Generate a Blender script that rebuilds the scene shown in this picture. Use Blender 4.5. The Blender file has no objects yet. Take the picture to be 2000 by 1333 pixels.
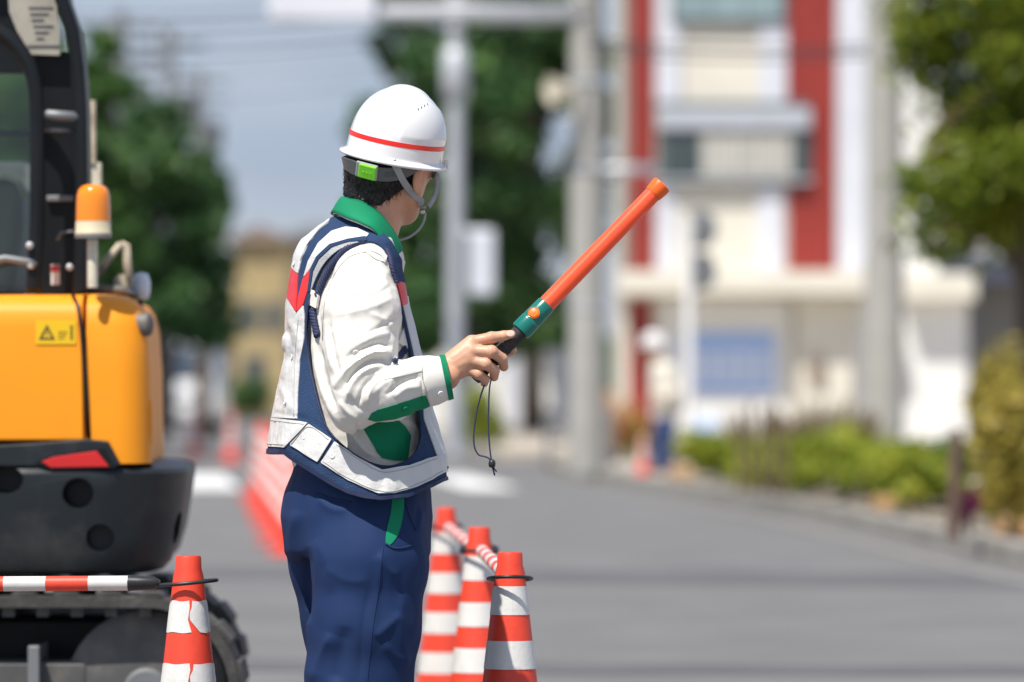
import bpy, bmesh, math, random
import numpy as np
from mathutils import Vector, Matrix, noise
from mathutils.bvhtree import BVHTree
random.seed(7); np.random.seed(7)
S = bpy.context.scene
COL = S.collection
R = math.radians

# ---------------------------------------------------------------- camera, sky, sun, exposure
F = 11111.1          # focal length in photo pixels (200 mm on a 36 mm wide sensor, 2000 px wide)
CAMZ, HY = 1.07, 751.0
Y0 = F / 900.0       # distance of the guard: 900 photo px per metre
cd = bpy.data.cameras.new("camera"); cam = bpy.data.objects.new("camera", cd); COL.objects.link(cam)
cam.location = (0, 0, CAMZ); cam.rotation_euler = (R(90), 0, 0)
cd.lens = 200; cd.sensor_width = 36; cd.shift_y = (HY - 666.5) / 2000.0
cd.clip_start = 0.5; cd.clip_end = 6000
cd.dof.use_dof = True; cd.dof.focus_distance = Y0 - 0.12; cd.dof.aperture_fstop = 3.3
S.camera = cam
SUN_EL, SUN_AZ = R(60), R(-147)      # azimuth measured from +Y towards +X: behind the camera, to the left
w = bpy.data.worlds.new("World"); S.world = w; w.use_nodes = True
nt = w.node_tree; bg = nt.nodes["Background"]
sky = nt.nodes.new("ShaderNodeTexSky"); sky.sky_type = 'NISHITA'; sky.sun_disc = False
sky.sun_elevation = SUN_EL; sky.sun_rotation = SUN_AZ
sky.air_density = 1.0; sky.dust_density = 0.6; sky.ozone_density = 2.0; sky.altitude = 50
# thin even summer haze over the whole sky
mxs = nt.nodes.new("ShaderNodeMix"); mxs.data_type = 'RGBA'; mxs.inputs[0].default_value = .72; mxs.inputs[7].default_value = (3.7, 4.2, 5.5, 1)
tcw = nt.nodes.new("ShaderNodeTexCoord"); mpw = nt.nodes.new("ShaderNodeMapping"); mpw.inputs["Scale"].default_value = (9, 9, 26)
nzw = nt.nodes.new("ShaderNodeTexNoise"); nzw.inputs["Scale"].default_value = 1.2; nzw.inputs["Detail"].default_value = 4
crw = nt.nodes.new("ShaderNodeMix"); crw.data_type = 'RGBA'; crw.inputs[6].default_value = (2.9, 3.6, 5.4, 1); crw.inputs[7].default_value = (4.6, 5.1, 6.5, 1)
rgw = nt.nodes.new("ShaderNodeMapRange"); rgw.inputs[1].default_value = .36; rgw.inputs[2].default_value = .66
nt.links.new(tcw.outputs["Generated"], mpw.inputs["Vector"]); nt.links.new(mpw.outputs[0], nzw.inputs["Vector"]); nt.links.new(nzw.outputs[0], rgw.inputs[0]); nt.links.new(rgw.outputs[0], crw.inputs[0]); nt.links.new(crw.outputs[2], mxs.inputs[7])
nt.links.new(sky.outputs[0], mxs.inputs[6]); nt.links.new(mxs.outputs[2], bg.inputs[0]); bg.inputs[1].default_value = 0.085
sl = bpy.data.lights.new("sun", 'SUN'); sl.energy = 4.6; sl.angle = R(0.53); sl.color = (1.0, 0.945, 0.86)
so = bpy.data.objects.new("sun", sl); COL.objects.link(so)
SD = Vector((math.cos(SUN_EL) * math.sin(SUN_AZ), math.cos(SUN_EL) * math.cos(SUN_AZ), math.sin(SUN_EL)))
so.rotation_euler = SD.to_track_quat('Z', 'Y').to_euler(); so.location = (0, 0, 30)
S.view_settings.view_transform = 'Standard'; S.view_settings.look = 'None'
S.view_settings.exposure = 0.42; S.view_settings.gamma = 1.0; S.view_settings.use_curve_mapping = False
S.render.engine = 'CYCLES'
S.cycles.use_denoising = True
S.cycles.max_bounces = 8; S.cycles.transparent_max_bounces = 16
S.cycles.sample_clamp_indirect = 6.0

# ---------------------------------------------------------------- helpers
def P(x, y, Y):
    """photo pixel at a distance -> point in the place"""
    return Vector(((x - 1000.0) / F * Y, Y, CAMZ + (HY - y) / F * Y))

def XP(x, Y): return (x - 1000.0) / F * Y

def tag(o, label=None, cat=None, group=None, kind=None):
    if label: o["label"] = label
    if cat: o["category"] = cat
    if group: o["group"] = group
    if kind: o["kind"] = kind
    return o

def empty(name, loc, label=None, cat=None, group=None, rz=0.0):
    o = bpy.data.objects.new(name, None); COL.objects.link(o)
    o.location = loc; o.rotation_euler = (0, 0, rz); o.empty_display_size = 0.2
    return tag(o, label, cat, group)

def wloc(o):
    l = Vector((0, 0, 0))
    while o is not None:
        l += Vector(o.location); o = o.parent
    return l

def mk(name, V, Fc, mat, parent=None, smooth=False, origin=None, local=False, sharp=None):
    """link one mesh object; V in world coordinates unless local"""
    V = np.asarray(V, dtype=np.float64).reshape(-1, 3)
    if parent is not None:
        if not local: V = V - np.array(wloc(parent))
        loc = (0, 0, 0)
    else:
        if local: loc = origin or (0, 0, 0)
        else:
            if origin is None:
                lo, hi = V.min(0), V.max(0); origin = ((lo[0] + hi[0]) / 2, (lo[1] + hi[1]) / 2, lo[2])
            V = V - np.array(origin); loc = origin
    me = bpy.data.meshes.new(name)
    me.from_pydata(V.tolist(), [], [list(map(int, f)) for f in Fc])
    me.update()
    if smooth:
        me.polygons.foreach_set("use_smooth", [True] * len(me.polygons))
        if sharp: me.set_sharp_from_angle(angle=R(sharp))
    o = bpy.data.objects.new(name, me); COL.objects.link(o)
    o.location = loc
    if parent is not None: o.parent = parent
    if mat is not None:
        if isinstance(mat, (list, tuple)):
            for m in mat: me.materials.append(m)
        else: me.materials.append(mat)
    return o

def bevel(o, w_, seg=2):
    m = o.modifiers.new("bevel", 'BEVEL'); m.width = w_; m.segments = seg; m.limit_method = 'ANGLE'; m.angle_limit = R(35)
    m.harden_normals = False
    return o

class MB:
    def __init__(s): s.v = []; s.f = []
    def add(s, V, Fc):
        b = len(s.v); s.v += [tuple(p) for p in V]; s.f += [tuple(i + b for i in f) for f in Fc]; return s
    def box(s, c, d, rz=0.0, M=None):
        hx, hy, hz = d[0] / 2, d[1] / 2, d[2] / 2
        V = [Vector((x, y, z)) for x in (-hx, hx) for y in (-hy, hy) for z in (-hz, hz)]
        if M is None: M = Matrix.Rotation(rz, 3, 'Z')
        V = [M @ p + Vector(c) for p in V]
        return s.add(V, [(0, 1, 3, 2), (4, 6, 7, 5), (0, 4, 5, 1), (2, 3, 7, 6), (0, 2, 6, 4), (1, 5, 7, 3)])
    def bx(s, x0, x1, y0, y1, z0, z1):
        return s.box(((x0 + x1) / 2, (y0 + y1) / 2, (z0 + z1) / 2), (abs(x1 - x0), abs(y1 - y0), abs(z1 - z0)))
    def tube(s, pts, rad, n=10, caps=True, flat=1.0):
        pts = [Vector(p) for p in pts]; m = len(pts)
        if not hasattr(rad, '__len__'): rad = [rad] * m
        t0 = (pts[1] - pts[0]).normalized()
        a = Vector((0, 0, 1)) if abs(t0.z) < .9 else Vector((1, 0, 0))
        u = t0.cross(a).normalized(); V = []; Fc = []
        for i in range(m):
            t = (pts[min(i + 1, m - 1)] - pts[max(i - 1, 0)])
            t = t.normalized() if t.length > 1e-9 else t0
            u = (u - t * u.dot(t)).normalized(); q = t.cross(u)
            for k in range(n):
                an = 2 * math.pi * k / n
                V.append(pts[i] + (u * math.cos(an) + q * math.sin(an) * flat) * rad[i])
        for i in range(m - 1):
            for k in range(n):
                k2 = (k + 1) % n
                Fc.append((i * n + k, i * n + k2, (i + 1) * n + k2, (i + 1) * n + k))
        if caps:
            Fc.append(tuple(reversed(range(n)))); Fc.append(tuple((m - 1) * n + k for k in range(n)))
        return s.add(V, Fc)
    def lathe(s, prof, n=24, c=(0, 0, 0), M=None, caps=True):
        """profile of (r, h) spun about the local Z axis"""
        M = M or Matrix.Identity(3); c = Vector(c); V = []; Fc = []
        for (r, h) in prof:
            for k in range(n):
                an = 2 * math.pi * k / n
                V.append(M @ Vector((r * math.cos(an), r * math.sin(an), h)) + c)
        for i in range(len(prof) - 1):
            for k in range(n):
                k2 = (k + 1) % n
                Fc.append((i * n + k, i * n + k2, (i + 1) * n + k2, (i + 1) * n + k))
        if caps:
            if prof[0][0] > 1e-6: Fc.append(tuple(reversed(range(n))))
            if prof[-1][0] > 1e-6: Fc.append(tuple((len(prof) - 1) * n + k for k in range(n)))
        return s.add(V, Fc)
    def prism(s, poly, fn0, fn1):
        """poly of 2D points, two maps to 3D: front and back faces"""
        n = len(poly); V = [fn0(*p) for p in poly] + [fn1(*p) for p in poly]
        Fc = [tuple(range(n)), tuple(reversed(range(n, 2 * n)))]
        for k in range(n):
            k2 = (k + 1) % n; Fc.append((k, k + n, k2 + n, k2))
        return s.add(V, Fc)
    def build(s, name, mat, parent=None, smooth=False, bev=0, seg=2, local=False, sharp=None, origin=None):
        me = mk(name, s.v, s.f, mat, parent, smooth, origin, local, None)
        b = bmesh.new(); b.from_mesh(me.data); bmesh.ops.recalc_face_normals(b, faces=b.faces); b.to_mesh(me.data); b.free()
        if smooth and sharp: me.data.set_sharp_from_angle(angle=R(sharp))
        if bev: bevel(me, bev, seg)
        return me

def zto(d):
    """rotation taking Z to direction d"""
    return Vector(d).to_track_quat('Z', 'Y').to_matrix()

def copy_tree(o, parent=None):
    c = o.copy(); COL.objects.link(c); c.parent = parent
    for ch in list(o.children): copy_tree(ch, c)
    return c

def spline(pts, n=8):
    """Catmull-Rom through the points"""
    p = [np.array(q, float) for q in pts]; p = [2 * p[0] - p[1]] + p + [2 * p[-1] - p[-2]]; out = []
    for i in range(1, len(p) - 2):
        for k in range(n):
            t = k / n
            out.append(.5 * ((2 * p[i]) + (p[i + 1] - p[i - 1]) * t + (2 * p[i - 1] - 5 * p[i] + 4 * p[i + 1] - p[i + 2]) * t * t + (3 * p[i] - p[i - 1] - 3 * p[i + 1] + p[i + 2]) * t ** 3))
    out.append(p[-2]); return out

# ---------------------------------------------------------------- materials
MT = {}
def pm(name, col, rough=.6, var=.12, scale=6., bump=0., bscale=60., metal=0., spec=.5, coat=0., sheen=0., sss=0., trans=0., dirt=None, dscale=3., damt=.5, alpha=1., emit=0., detail=4.):
    m = bpy.data.materials.new(name); m.use_nodes = True; n = m.node_tree.nodes; l = m.node_tree.links
    b = n["Principled BSDF"]; b.inputs["Roughness"].default_value = rough; b.inputs["Metallic"].default_value = metal
    b.inputs["Specular IOR Level"].default_value = spec; b.inputs["Coat Weight"].default_value = coat
    b.inputs["Coat Roughness"].default_value = .08
    b.inputs["Sheen Weight"].default_value = sheen; b.inputs["Transmission Weight"].default_value = trans
    b.inputs["Alpha"].default_value = alpha
    if sss: b.inputs["Subsurface Weight"].default_value = sss; b.inputs["Subsurface Radius"].default_value = (.012, .005, .003); b.inputs["Subsurface Scale"].default_value = 1.
    tc = n.new("ShaderNodeTexCoord"); nz = n.new("ShaderNodeTexNoise"); nz.inputs["Scale"].default_value = scale; nz.inputs["Detail"].default_value = detail
    l.new(tc.outputs["Object"], nz.inputs["Vector"])
    mx = n.new("ShaderNodeMix"); mx.data_type = 'RGBA'
    c = col
    mx.inputs[6].default_value = (*[max(0, q * (1 - var)) for q in c], 1); mx.inputs[7].default_value = (*[min(1, q * (1 + var)) for q in c], 1)
    cr = n.new("ShaderNodeMapRange"); cr.inputs[1].default_value = .3; cr.inputs[2].default_value = .7
    l.new(nz.outputs[0], cr.inputs[0]); l.new(cr.outputs[0], mx.inputs[0])
    out = mx.outputs[2]
    if dirt:
        n2 = n.new("ShaderNodeTexNoise"); n2.inputs["Scale"].default_value = dscale; n2.inputs["Detail"].default_value = 6; n2.inputs["Roughness"].default_value = .65
        l.new(tc.outputs["Object"], n2.inputs["Vector"])
        r2 = n.new("ShaderNodeMapRange"); r2.inputs[1].default_value = .5; r2.inputs[2].default_value = .75; r2.inputs[4].default_value = damt
        l.new(n2.outputs[0], r2.inputs[0])
        m2 = n.new("ShaderNodeMix"); m2.data_type = 'RGBA'; m2.inputs[7].default_value = (*dirt, 1)
        l.new(r2.outputs[0], m2.inputs[0]); l.new(out, m2.inputs[6]); out = m2.outputs[2]
    l.new(out, b.inputs["Base Color"])
    if emit: l.new(out, b.inputs["Emission Color"]); b.inputs["Emission Strength"].default_value = emit
    if bump:
        n3 = n.new("ShaderNodeTexNoise"); n3.inputs["Scale"].default_value = bscale; n3.inputs["Detail"].default_value = 3
        l.new(tc.outputs["Object"], n3.inputs["Vector"])
        bp = n.new("ShaderNodeBump"); bp.inputs["Strength"].default_value = bump; bp.inputs["Distance"].default_value = .01
        l.new(n3.outputs[0], bp.inputs["Height"]); l.new(bp.outputs[0], b.inputs["Normal"])
    MT[name] = m; return m

def crinkle(name, scale, strength, stretch=(1, 1, 1), dist=.006):
    """cloth creases: a ridged-noise bump laid over the material's fine bump"""
    m = MT[name]; n = m.node_tree.nodes; l = m.node_tree.links; b = n["Principled BSDF"]
    tc = n.new("ShaderNodeTexCoord"); mp = n.new("ShaderNodeMapping"); mp.inputs["Scale"].default_value = stretch; mp.inputs["Rotation"].default_value = (.3, .5, .2)
    nz = n.new("ShaderNodeTexNoise"); nz.noise_type = 'RIDGED_MULTIFRACTAL'; nz.inputs["Scale"].default_value = scale; nz.inputs["Detail"].default_value = 2.5; nz.inputs["Distortion"].default_value = .6
    bp = n.new("ShaderNodeBump"); bp.inputs["Strength"].default_value = strength; bp.inputs["Distance"].default_value = dist
    l.new(tc.outputs["Object"], mp.inputs[0]); l.new(mp.outputs[0], nz.inputs["Vector"]); l.new(nz.outputs[0], bp.inputs["Height"])
    old = b.inputs["Normal"].links
    if old: l.new(old[0].from_socket, bp.inputs["Normal"])
    l.new(bp.outputs[0], b.inputs["Normal"])

def leafmat(name, ca, cb, cc, rough=.5, tl=.35):
    m = bpy.data.materials.new(name); m.use_nodes = True; n = m.node_tree.nodes; l = m.node_tree.links
    b = n["Principled BSDF"]; b.inputs["Roughness"].default_value = rough; b.inputs["Specular IOR Level"].default_value = .35
    at = n.new("ShaderNodeAttribute"); at.attribute_name = "leaf"
    cr = n.new("ShaderNodeValToRGB"); e = cr.color_ramp.elements; e[0].color = (*ca, 1); e[1].color = (*cc, 1)
    k = cr.color_ramp.elements.new(.5); k.color = (*cb, 1)
    l.new(at.outputs["Fac"], cr.inputs[0]); l.new(cr.outputs[0], b.inputs["Base Color"])
    t = n.new("ShaderNodeBsdfTranslucent"); l.new(cr.outputs[0], t.inputs[0])
    mx = n.new("ShaderNodeMixShader"); mx.inputs[0].default_value = tl
    l.new(b.outputs[0], mx.inputs[1]); l.new(t.outputs[0], mx.inputs[2]); l.new(mx.outputs[0], n["Material Output"].inputs[0])
    MT[name] = m; return m

pm("asphalt", (.148, .147, .146), .85, .13, 1.3, .35, 220, dirt=(.12, .12, .12), dscale=.6, damt=.5)
pm("asphalt_dark", (.106, .106, .109), .85, .10, 2., .35, 200)
pm("asphalt_side", (.14, .14, .145), .85, .1, 1.3, .3, 200)
pm("earth", (.16, .15, .12), .95, .2, .5)
pm("concrete", (.27, .255, .225), .85, .2, 2.5, .2, 60, dirt=(.16, .15, .13), dscale=1.4)
pm("concrete_pole", (.345, .34, .315), .75, .08, 3., .1, 60, dirt=(.33, .33, .31), dscale=.8, damt=.4)
pm("paving", (.42, .375, .31), .85, .14, 3., .2, 60, dirt=(.24, .22, .2), dscale=2.)
pm("white_marking", (.72, .72, .70), .7, .1, 5., .1, 80, dirt=(.4, .4, .4), dscale=3.)
pm("galvanised", (.50, .52, .55), .45, .08, 4., metal=.35)
pm("steel_grey", (.33, .35, .38), .5, .1, 4., metal=.2)
pm("white_paint", (.78, .78, .77), .4, .04, 3.)
pm("cream_paint", (.66, .61, .48), .5, .1, 10., .05, 40, dirt=(.24, .13, .07), dscale=22., damt=.75)
pm("rusty_cream", (.55, .48, .36), .7, .2, 16., .2, 60, dirt=(.2, .1, .055), dscale=9., damt=.9)
pm("black_plastic", (.018, .019, .021), .42, .2, 8.)
pm("black_paint", (.008, .010, .012), .4, .2, 5., spec=.28)
pm("black_rubber", (.03, .03, .031), .75, .25, 14., .25, 60, dirt=(.16, .145, .12), dscale=7., damt=.6)
# ---------------------------------------------------------------- implicit surfaces (px units: x right, w away, t = -y up)
def smin(a, b, k):
    h = np.clip(.5 + .5 * (b - a) / k, 0, 1)
    return b + (a - b) * h - k * h * (1 - h)

def pw(q): return np.array((q[0], q[2] if len(q) > 2 else 0., -q[1]), dtype=np.float32)

def cap(p, a, b, ra, rb):
    a, b = pw(a), pw(b); ba = b - a; L = float(ba @ ba)
    h = np.clip(((p - a) @ ba) / max(L, 1e-6), 0, 1)
    d = p - a - h[:, None] * ba
    return np.sqrt(np.einsum('ij,ij->i', d, d)) - (ra + (rb - ra) * h)

def part(p, m, fn):
    d = np.full(len(p), 400., np.float32)
    if m.any(): d[m] = fn(p[m])
    return d

def chain(p, pts, rads, k=None):
    d = None
    for i in range(len(pts) - 1):
        c = cap(p, pts[i], pts[i + 1], rads[i], rads[i + 1])
        d = c if d is None else (np.minimum(d, c) if not k else smin(d, c, k))
    return d

def ell(p, c, r, M=None):
    q = p - pw(c)
    if M is not None: q = q @ M.T          # rows of M: local axes
    q0 = q / np.array(r, np.float32); q1 = q0 / np.array(r, np.float32)
    k0 = np.sqrt(np.einsum('ij,ij->i', q0, q0)); k1 = np.sqrt(np.einsum('ij,ij->i', q1, q1)) + 1e-6
    return np.where(k0 < 1e-3, -min(r), k0 * (k0 - 1) / k1)

def stack(p, tab, yaw):
    """loft of ellipses: tab rows (y, cx, cw, a forward, b sideways)"""
    tab = np.array(tab, float); y = -p[:, 2]
    cx, cw, a, b = [np.interp(y, tab[:, 0], tab[:, i]) for i in (1, 2, 3, 4)]
    f = (math.cos(yaw), math.sin(yaw)); r = (math.sin(yaw), -math.cos(yaw))
    dx, dw = p[:, 0] - cx, p[:, 1] - cw
    u, v = dx * f[0] + dw * f[1], dx * r[0] + dw * r[1]
    k0 = np.sqrt((u / a) ** 2 + (v / b) ** 2); k1 = np.sqrt((u / a ** 2) ** 2 + (v / b ** 2) ** 2) + 1e-6
    d = np.where(k0 < .05, -np.minimum(a, b), k0 * (k0 - 1) / k1)
    return np.maximum(d, np.maximum(tab[0, 0] - y, y - tab[-1, 0]))

def surface_nets(fn, x, y, w, h, B=8):
    lo = np.array((x[0], w[0], -y[1]), np.float32); hi = np.array((x[1], w[1], -y[0]), np.float32)
    nb = np.ceil((hi - lo) / (h * B)).astype(int); n = nb * B
    # coarse pass: block centres
    ax = [lo[i] + (np.arange(nb[i]) + .5) * h * B - .5 * h for i in range(3)]
    G = np.stack(np.meshgrid(*ax, indexing='ij'), -1).reshape(-1, 3).astype(np.float32)
    dc = fn(G); vol = np.repeat(np.repeat(np.repeat(dc.reshape(nb), B, 0), B, 1), B, 2).astype(np.float32)
    act = np.nonzero(np.abs(dc) < h * B * 1.35 + 4)[0]
    off = np.stack(np.meshgrid(*[np.arange(B)] * 3, indexing='ij'), -1).reshape(-1, 3)
    bi = np.stack(np.unravel_index(act, nb), -1)
    for s0 in range(0, len(act), 700):
        cells = (bi[s0:s0 + 700, None, :] * B + off[None]).reshape(-1, 3)
        vol[cells[:, 0], cells[:, 1], cells[:, 2]] = fn((lo + cells * h).astype(np.float32))
    ins = vol < 0
    c = [ins[i:n[0] - 1 + i, j:n[1] - 1 + j, k:n[2] - 1 + k] for i in (0, 1) for j in (0, 1) for k in (0, 1)]
    allin = c[0].copy(); anyin = c[0].copy()
    for q in c[1:]: allin &= q; anyin |= q
    cell = np.argwhere(anyin & ~allin)
    idx = -np.ones(tuple(n - 1), np.int64); idx[cell[:, 0], cell[:, 1], cell[:, 2]] = np.arange(len(cell))
    acc = np.zeros((len(cell), 3)); cnt = np.zeros(len(cell))
    cor = np.array([(i, j, k) for i in (0, 1) for j in (0, 1) for k in (0, 1)])
    val = np.stack([vol[cell[:, 0] + q[0], cell[:, 1] + q[1], cell[:, 2] + q[2]] for q in cor], 1)
    for a in range(8):
        for b in range(a + 1, 8):
            if np.abs(cor[a] - cor[b]).sum() != 1: continue
            va, vb = val[:, a], val[:, b]; m = (va < 0) != (vb < 0)
            t = np.where(m, va / np.where(m, va - vb, 1), 0)
            pt = cor[a] + t[:, None] * (cor[b] - cor[a]); acc[m] += pt[m]; cnt[m] += 1
    V = lo + (cell + acc / cnt[:, None]) * h
    Q = []
    for ax_ in range(3):
        o1, o2 = (ax_ + 1) % 3, (ax_ + 2) % 3
        sl0 = [slice(1, n[i] - 1) for i in range(3)]; sl1 = list(sl0); sl0[ax_] = slice(0, n[ax_] - 1); sl1[ax_] = slice(1, n[ax_])
        A, Bv = ins[tuple(sl0)], ins[tuple(sl1)]
        e = np.argwhere(A != Bv); base = e.copy()
        for i in range(3):
            if i != ax_: base[:, i] += 1
        flip = A[e[:, 0], e[:, 1], e[:, 2]]
        d1 = np.zeros(3, int); d1[o1] = 1; d2 = np.zeros(3, int); d2[o2] = 1
        g = lambda z: idx[z[:, 0], z[:, 1], z[:, 2]]
        q = np.stack([g(base - d1 - d2), g(base - d2), g(base), g(base - d1)], 1)
        q[~flip] = q[~flip][:, ::-1]; Q.append(q)
    Q = np.concatenate(Q); Q = Q[(Q >= 0).all(1)]
    return V, Q

def relax(V, Q, it=2, lam=.5):
    """light smoothing of a quad mesh"""
    E = np.concatenate([Q[:, [i, (i + 1) % 4]] for i in range(4)]); E = np.concatenate([E, E[:, ::-1]])
    for _ in range(it):
        s = np.zeros_like(V); c = np.zeros(len(V))
        np.add.at(s, E[:, 0], V[E[:, 1]]); np.add.at(c, E[:, 0], 1)
        V = V * (1 - lam) + lam * s / np.maximum(c, 1)[:, None]
    return V

def to_world(V, yref=None):
    """px-space (x, w, t) -> world"""
    Yd = (yref or Y0) + V[:, 1] * (yref or Y0) / F
    return np.stack([(V[:, 0] - 1000) / F * Yd, Yd, CAMZ + (HY + V[:, 2]) / F * Yd], 1)

def pix(W):
    return np.stack([1000 + W[:, 0] / W[:, 1] * F, HY - (W[:, 2] - CAMZ) / W[:, 1] * F], 1)

def tris(Q): return np.concatenate([Q[:, [0, 1, 2]], Q[:, [0, 2, 3]]])

def vnorm(V, T):
    n = np.cross(V[T[:, 1]] - V[T[:, 0]], V[T[:, 2]] - V[T[:, 0]]); N = np.zeros_like(V)
    for i in range(3): np.add.at(N, T[:, i], n)
    return N / (np.linalg.norm(N, axis=1)[:, None] + 1e-12)

def seg_dist(p, pts):
    """distance in px of points p (N,2) to a polyline, with position along it 0..1"""
    pts = np.array(pts, float); best = np.full(len(p), 1e9); bt = np.zeros(len(p)); m = len(pts) - 1
    for i in range(m):
        a, b = pts[i], pts[i + 1]; ba = b - a; h = np.clip(((p - a) @ ba) / max(ba @ ba, 1e-9), 0, 1)
        d = np.linalg.norm(p - a - h[:, None] * ba, axis=1); k = d < best
        best[k] = d[k]; bt[k] = (i + h[k]) / m
    return best, bt

def poly_sd(p, poly):
    """signed distance to polygon (negative inside)"""
    poly = np.array(poly, float); d, _ = seg_dist(p, np.vstack([poly, poly[:1]]))
    ins = np.zeros(len(p), bool); j = len(poly) - 1
    for i in range(len(poly)):
        xi, yi = poly[i]; xj, yj = poly[j]
        c = ((yi > p[:, 1]) != (yj > p[:, 1])) & (p[:, 0] < (xj - xi) * (p[:, 1] - yi) / ((yj - yi) if yj != yi else 1e-9) + xi)
        ins ^= c; j = i
    return np.where(ins, -d, d)

def clip(V, N, T, d):
    """keep the part of a triangle mesh where d < 0"""
    d = np.where(np.abs(d) < 1e-6, 1e-6, d); m = d < 0; c = m[T].sum(1)
    out = [T[c == 3]]; Vn = [V]; Nn = [N]; base = len(V); cache = {}; nv = []; nn = []; tt = []
    def cut(a, b):
        key = (a, b) if a < b else (b, a)
        if key not in cache:
            t = d[a] / (d[a] - d[b]); cache[key] = base + len(nv)
            nv.append(V[a] + t * (V[b] - V[a])); nn.append(N[a] + t * (N[b] - N[a]))
        return cache[key]
    for t in T[(c == 1) | (c == 2)]:
        a, b, e = (int(q) for q in t); k = [m[a], m[b], m[e]]
        while not (k[0] and not k[2]) : a, b, e = b, e, a; k = [m[a], m[b], m[e]]
        if k[1]: x1, x2 = cut(b, e), cut(a, e); tt += [(a, b, x1), (a, x1, x2)]
        else: x1, x2 = cut(a, b), cut(a, e); tt.append((a, x1, x2))
    T2 = np.concatenate([out[0], np.array(tt, int).reshape(-1, 3)])
    V2 = np.concatenate([V, np.array(nv).reshape(-1, 3)]); N2 = np.concatenate([N, np.array(nn).reshape(-1, 3)])
    u, inv = np.unique(T2, return_inverse=True); T2 = inv.reshape(-1, 3)
    N2 = N2[u]; N2 /= np.linalg.norm(N2, axis=1)[:, None] + 1e-12
    return V2[u], N2, T2

def shell(name, V, N, T, mat, parent, off, thick, smooth=True):
    """surface piece lifted by off with a rim of the given thickness"""
    if len(T) == 0: return None
    lab = np.arange(len(V))
    while True:
        m_ = lab[T].min(1); new = lab.copy()
        for i_ in range(3): np.minimum.at(new, T[:, i_], m_)
        new = new[new]
        if (new == lab).all(): break
        lab = new
    ids_, cn_ = np.unique(lab[T[:, 0]], return_counts=True)
    if len(ids_) > 1:
        o = None
        for k_ in np.argsort(-cn_):
            if cn_[k_] < 12: continue
            t_ = T[lab[T[:, 0]] == ids_[k_]]; u_, inv_ = np.unique(t_, return_inverse=True)
            q_ = shell(name, V[u_], N[u_], inv_.reshape(-1, 3), mat, parent, off, thick, smooth); o = o or q_
        return o
    Vo = V + N * off; Vi = V + N * (off - thick); E = {}
    for a, b, c in T.tolist():
        for e in ((a, b), (b, c), (c, a)):
            if (e[1], e[0]) in E: del E[(e[1], e[0])]
            else: E[e] = 1
    ids = sorted({q for e in E for q in e}); mp = {q: len(Vo) + i for i, q in enumerate(ids)}
    rim = [(e[1], e[0], mp[e[0]], mp[e[1]]) for e in E]
    VV = np.concatenate([Vo, Vi[ids]]) if ids else Vo
    o = mk(name, VV, T.tolist() + rim, mat, parent, smooth)
    if smooth: o.data.set_sharp_from_angle(angle=R(55))
    return o

def bvh(V, T): return BVHTree.FromPolygons(V.tolist(), T.tolist())

EYE = Vector((0, 0, CAMZ))
def hit(tree, x, y, off=0.):
    d = (P(x, y, 10) - EYE).normalized(); h = tree.ray_cast(EYE, d)
    if h[0] is None:
        h = tree.find_nearest(P(x, y, Y0)); 
    n = h[1]
    if n.dot(d) > 0: n = -n
    return h[0] + n * off, n

def folds(px, F_, sharp=False):
    """sum of hand-placed fold ridges: (points, amplitude px, width px)"""
    s = np.zeros(len(px))
    for pts, amp, wd in F_:
        c = np.array(spline(pts, 6) if len(pts) > 2 else pts, float); m = ((px > c.min(0) - 3 * wd) & (px < c.max(0) + 3 * wd)).all(1)
        d, t = seg_dist(px[m], c)
        s[m] += amp * (np.exp(-(np.sqrt(d * d + 10.) - 3.16) / wd * 1.25) if amp > 0 and sharp else np.exp(-(d / wd) ** 2)) * np.clip(np.minimum(t, 1 - t) * 6, 0, 1) ** .7
    return s

_PR = np.random.RandomState(11); _PERM = np.tile(_PR.permutation(256), 3); _GR = _PR.normal(size=(256, 3)); _GR /= np.linalg.norm(_GR, axis=1)[:, None]
def fnoise(V, sc, seed=0., ax=(1, 1, 1)):
    """gradient noise, vectorised"""
    p = np.asarray(V, float) * sc * np.array(ax) + np.array((seed * 1.37 + 100.3, 57.1 - seed * .71, seed * 2.13 + 31.7)); i = np.floor(p).astype(int); f = p - i
    u = f * f * f * (f * (f * 6 - 15) + 10); out = 0
    for a in (0, 1):
        for b in (0, 1):
            for c in (0, 1):
                h = _PERM[_PERM[_PERM[(i[:, 0] + a) & 255] + ((i[:, 1] + b) & 255)] + ((i[:, 2] + c) & 255)]
                d = ((f - np.array((a, b, c))) * _GR[h]).sum(1)
                out = out + d * np.where(a, u[:, 0], 1 - u[:, 0]) * np.where(b, u[:, 1], 1 - u[:, 1]) * np.where(c, u[:, 2], 1 - u[:, 2])
    return out * 1.4

def ribbon(pts, nrm, width, thick):
    """strap along pts with surface normals nrm"""
    m = MB(); V = []; Fc = []; n = len(pts)
    for i in range(n):
        t = (Vector(pts[min(i + 1, n - 1)]) - Vector(pts[max(i - 1, 0)])).normalized(); nr = Vector(nrm[i])
        s = t.cross(nr).normalized(); wd = width[i] if hasattr(width, '__len__') else width; p = Vector(pts[i]); u = s.cross(t).normalized()
        if u.dot(nr) < 0: u = -u
        V += [p + s * wd / 2, p + s * wd / 2 + u * thick, p - s * wd / 2 + u * thick, p - s * wd / 2]
    for i in range(n - 1):
        for k in range(4):
            k2 = (k + 1) % 4; Fc.append((i * 4 + k, i * 4 + k2, i * 4 + 4 + k2, i * 4 + 4 + k))
    Fc += [(0, 1, 2, 3), tuple((n - 1) * 4 + k for k in (3, 2, 1, 0))]
    m.add(V, Fc); return m
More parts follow.
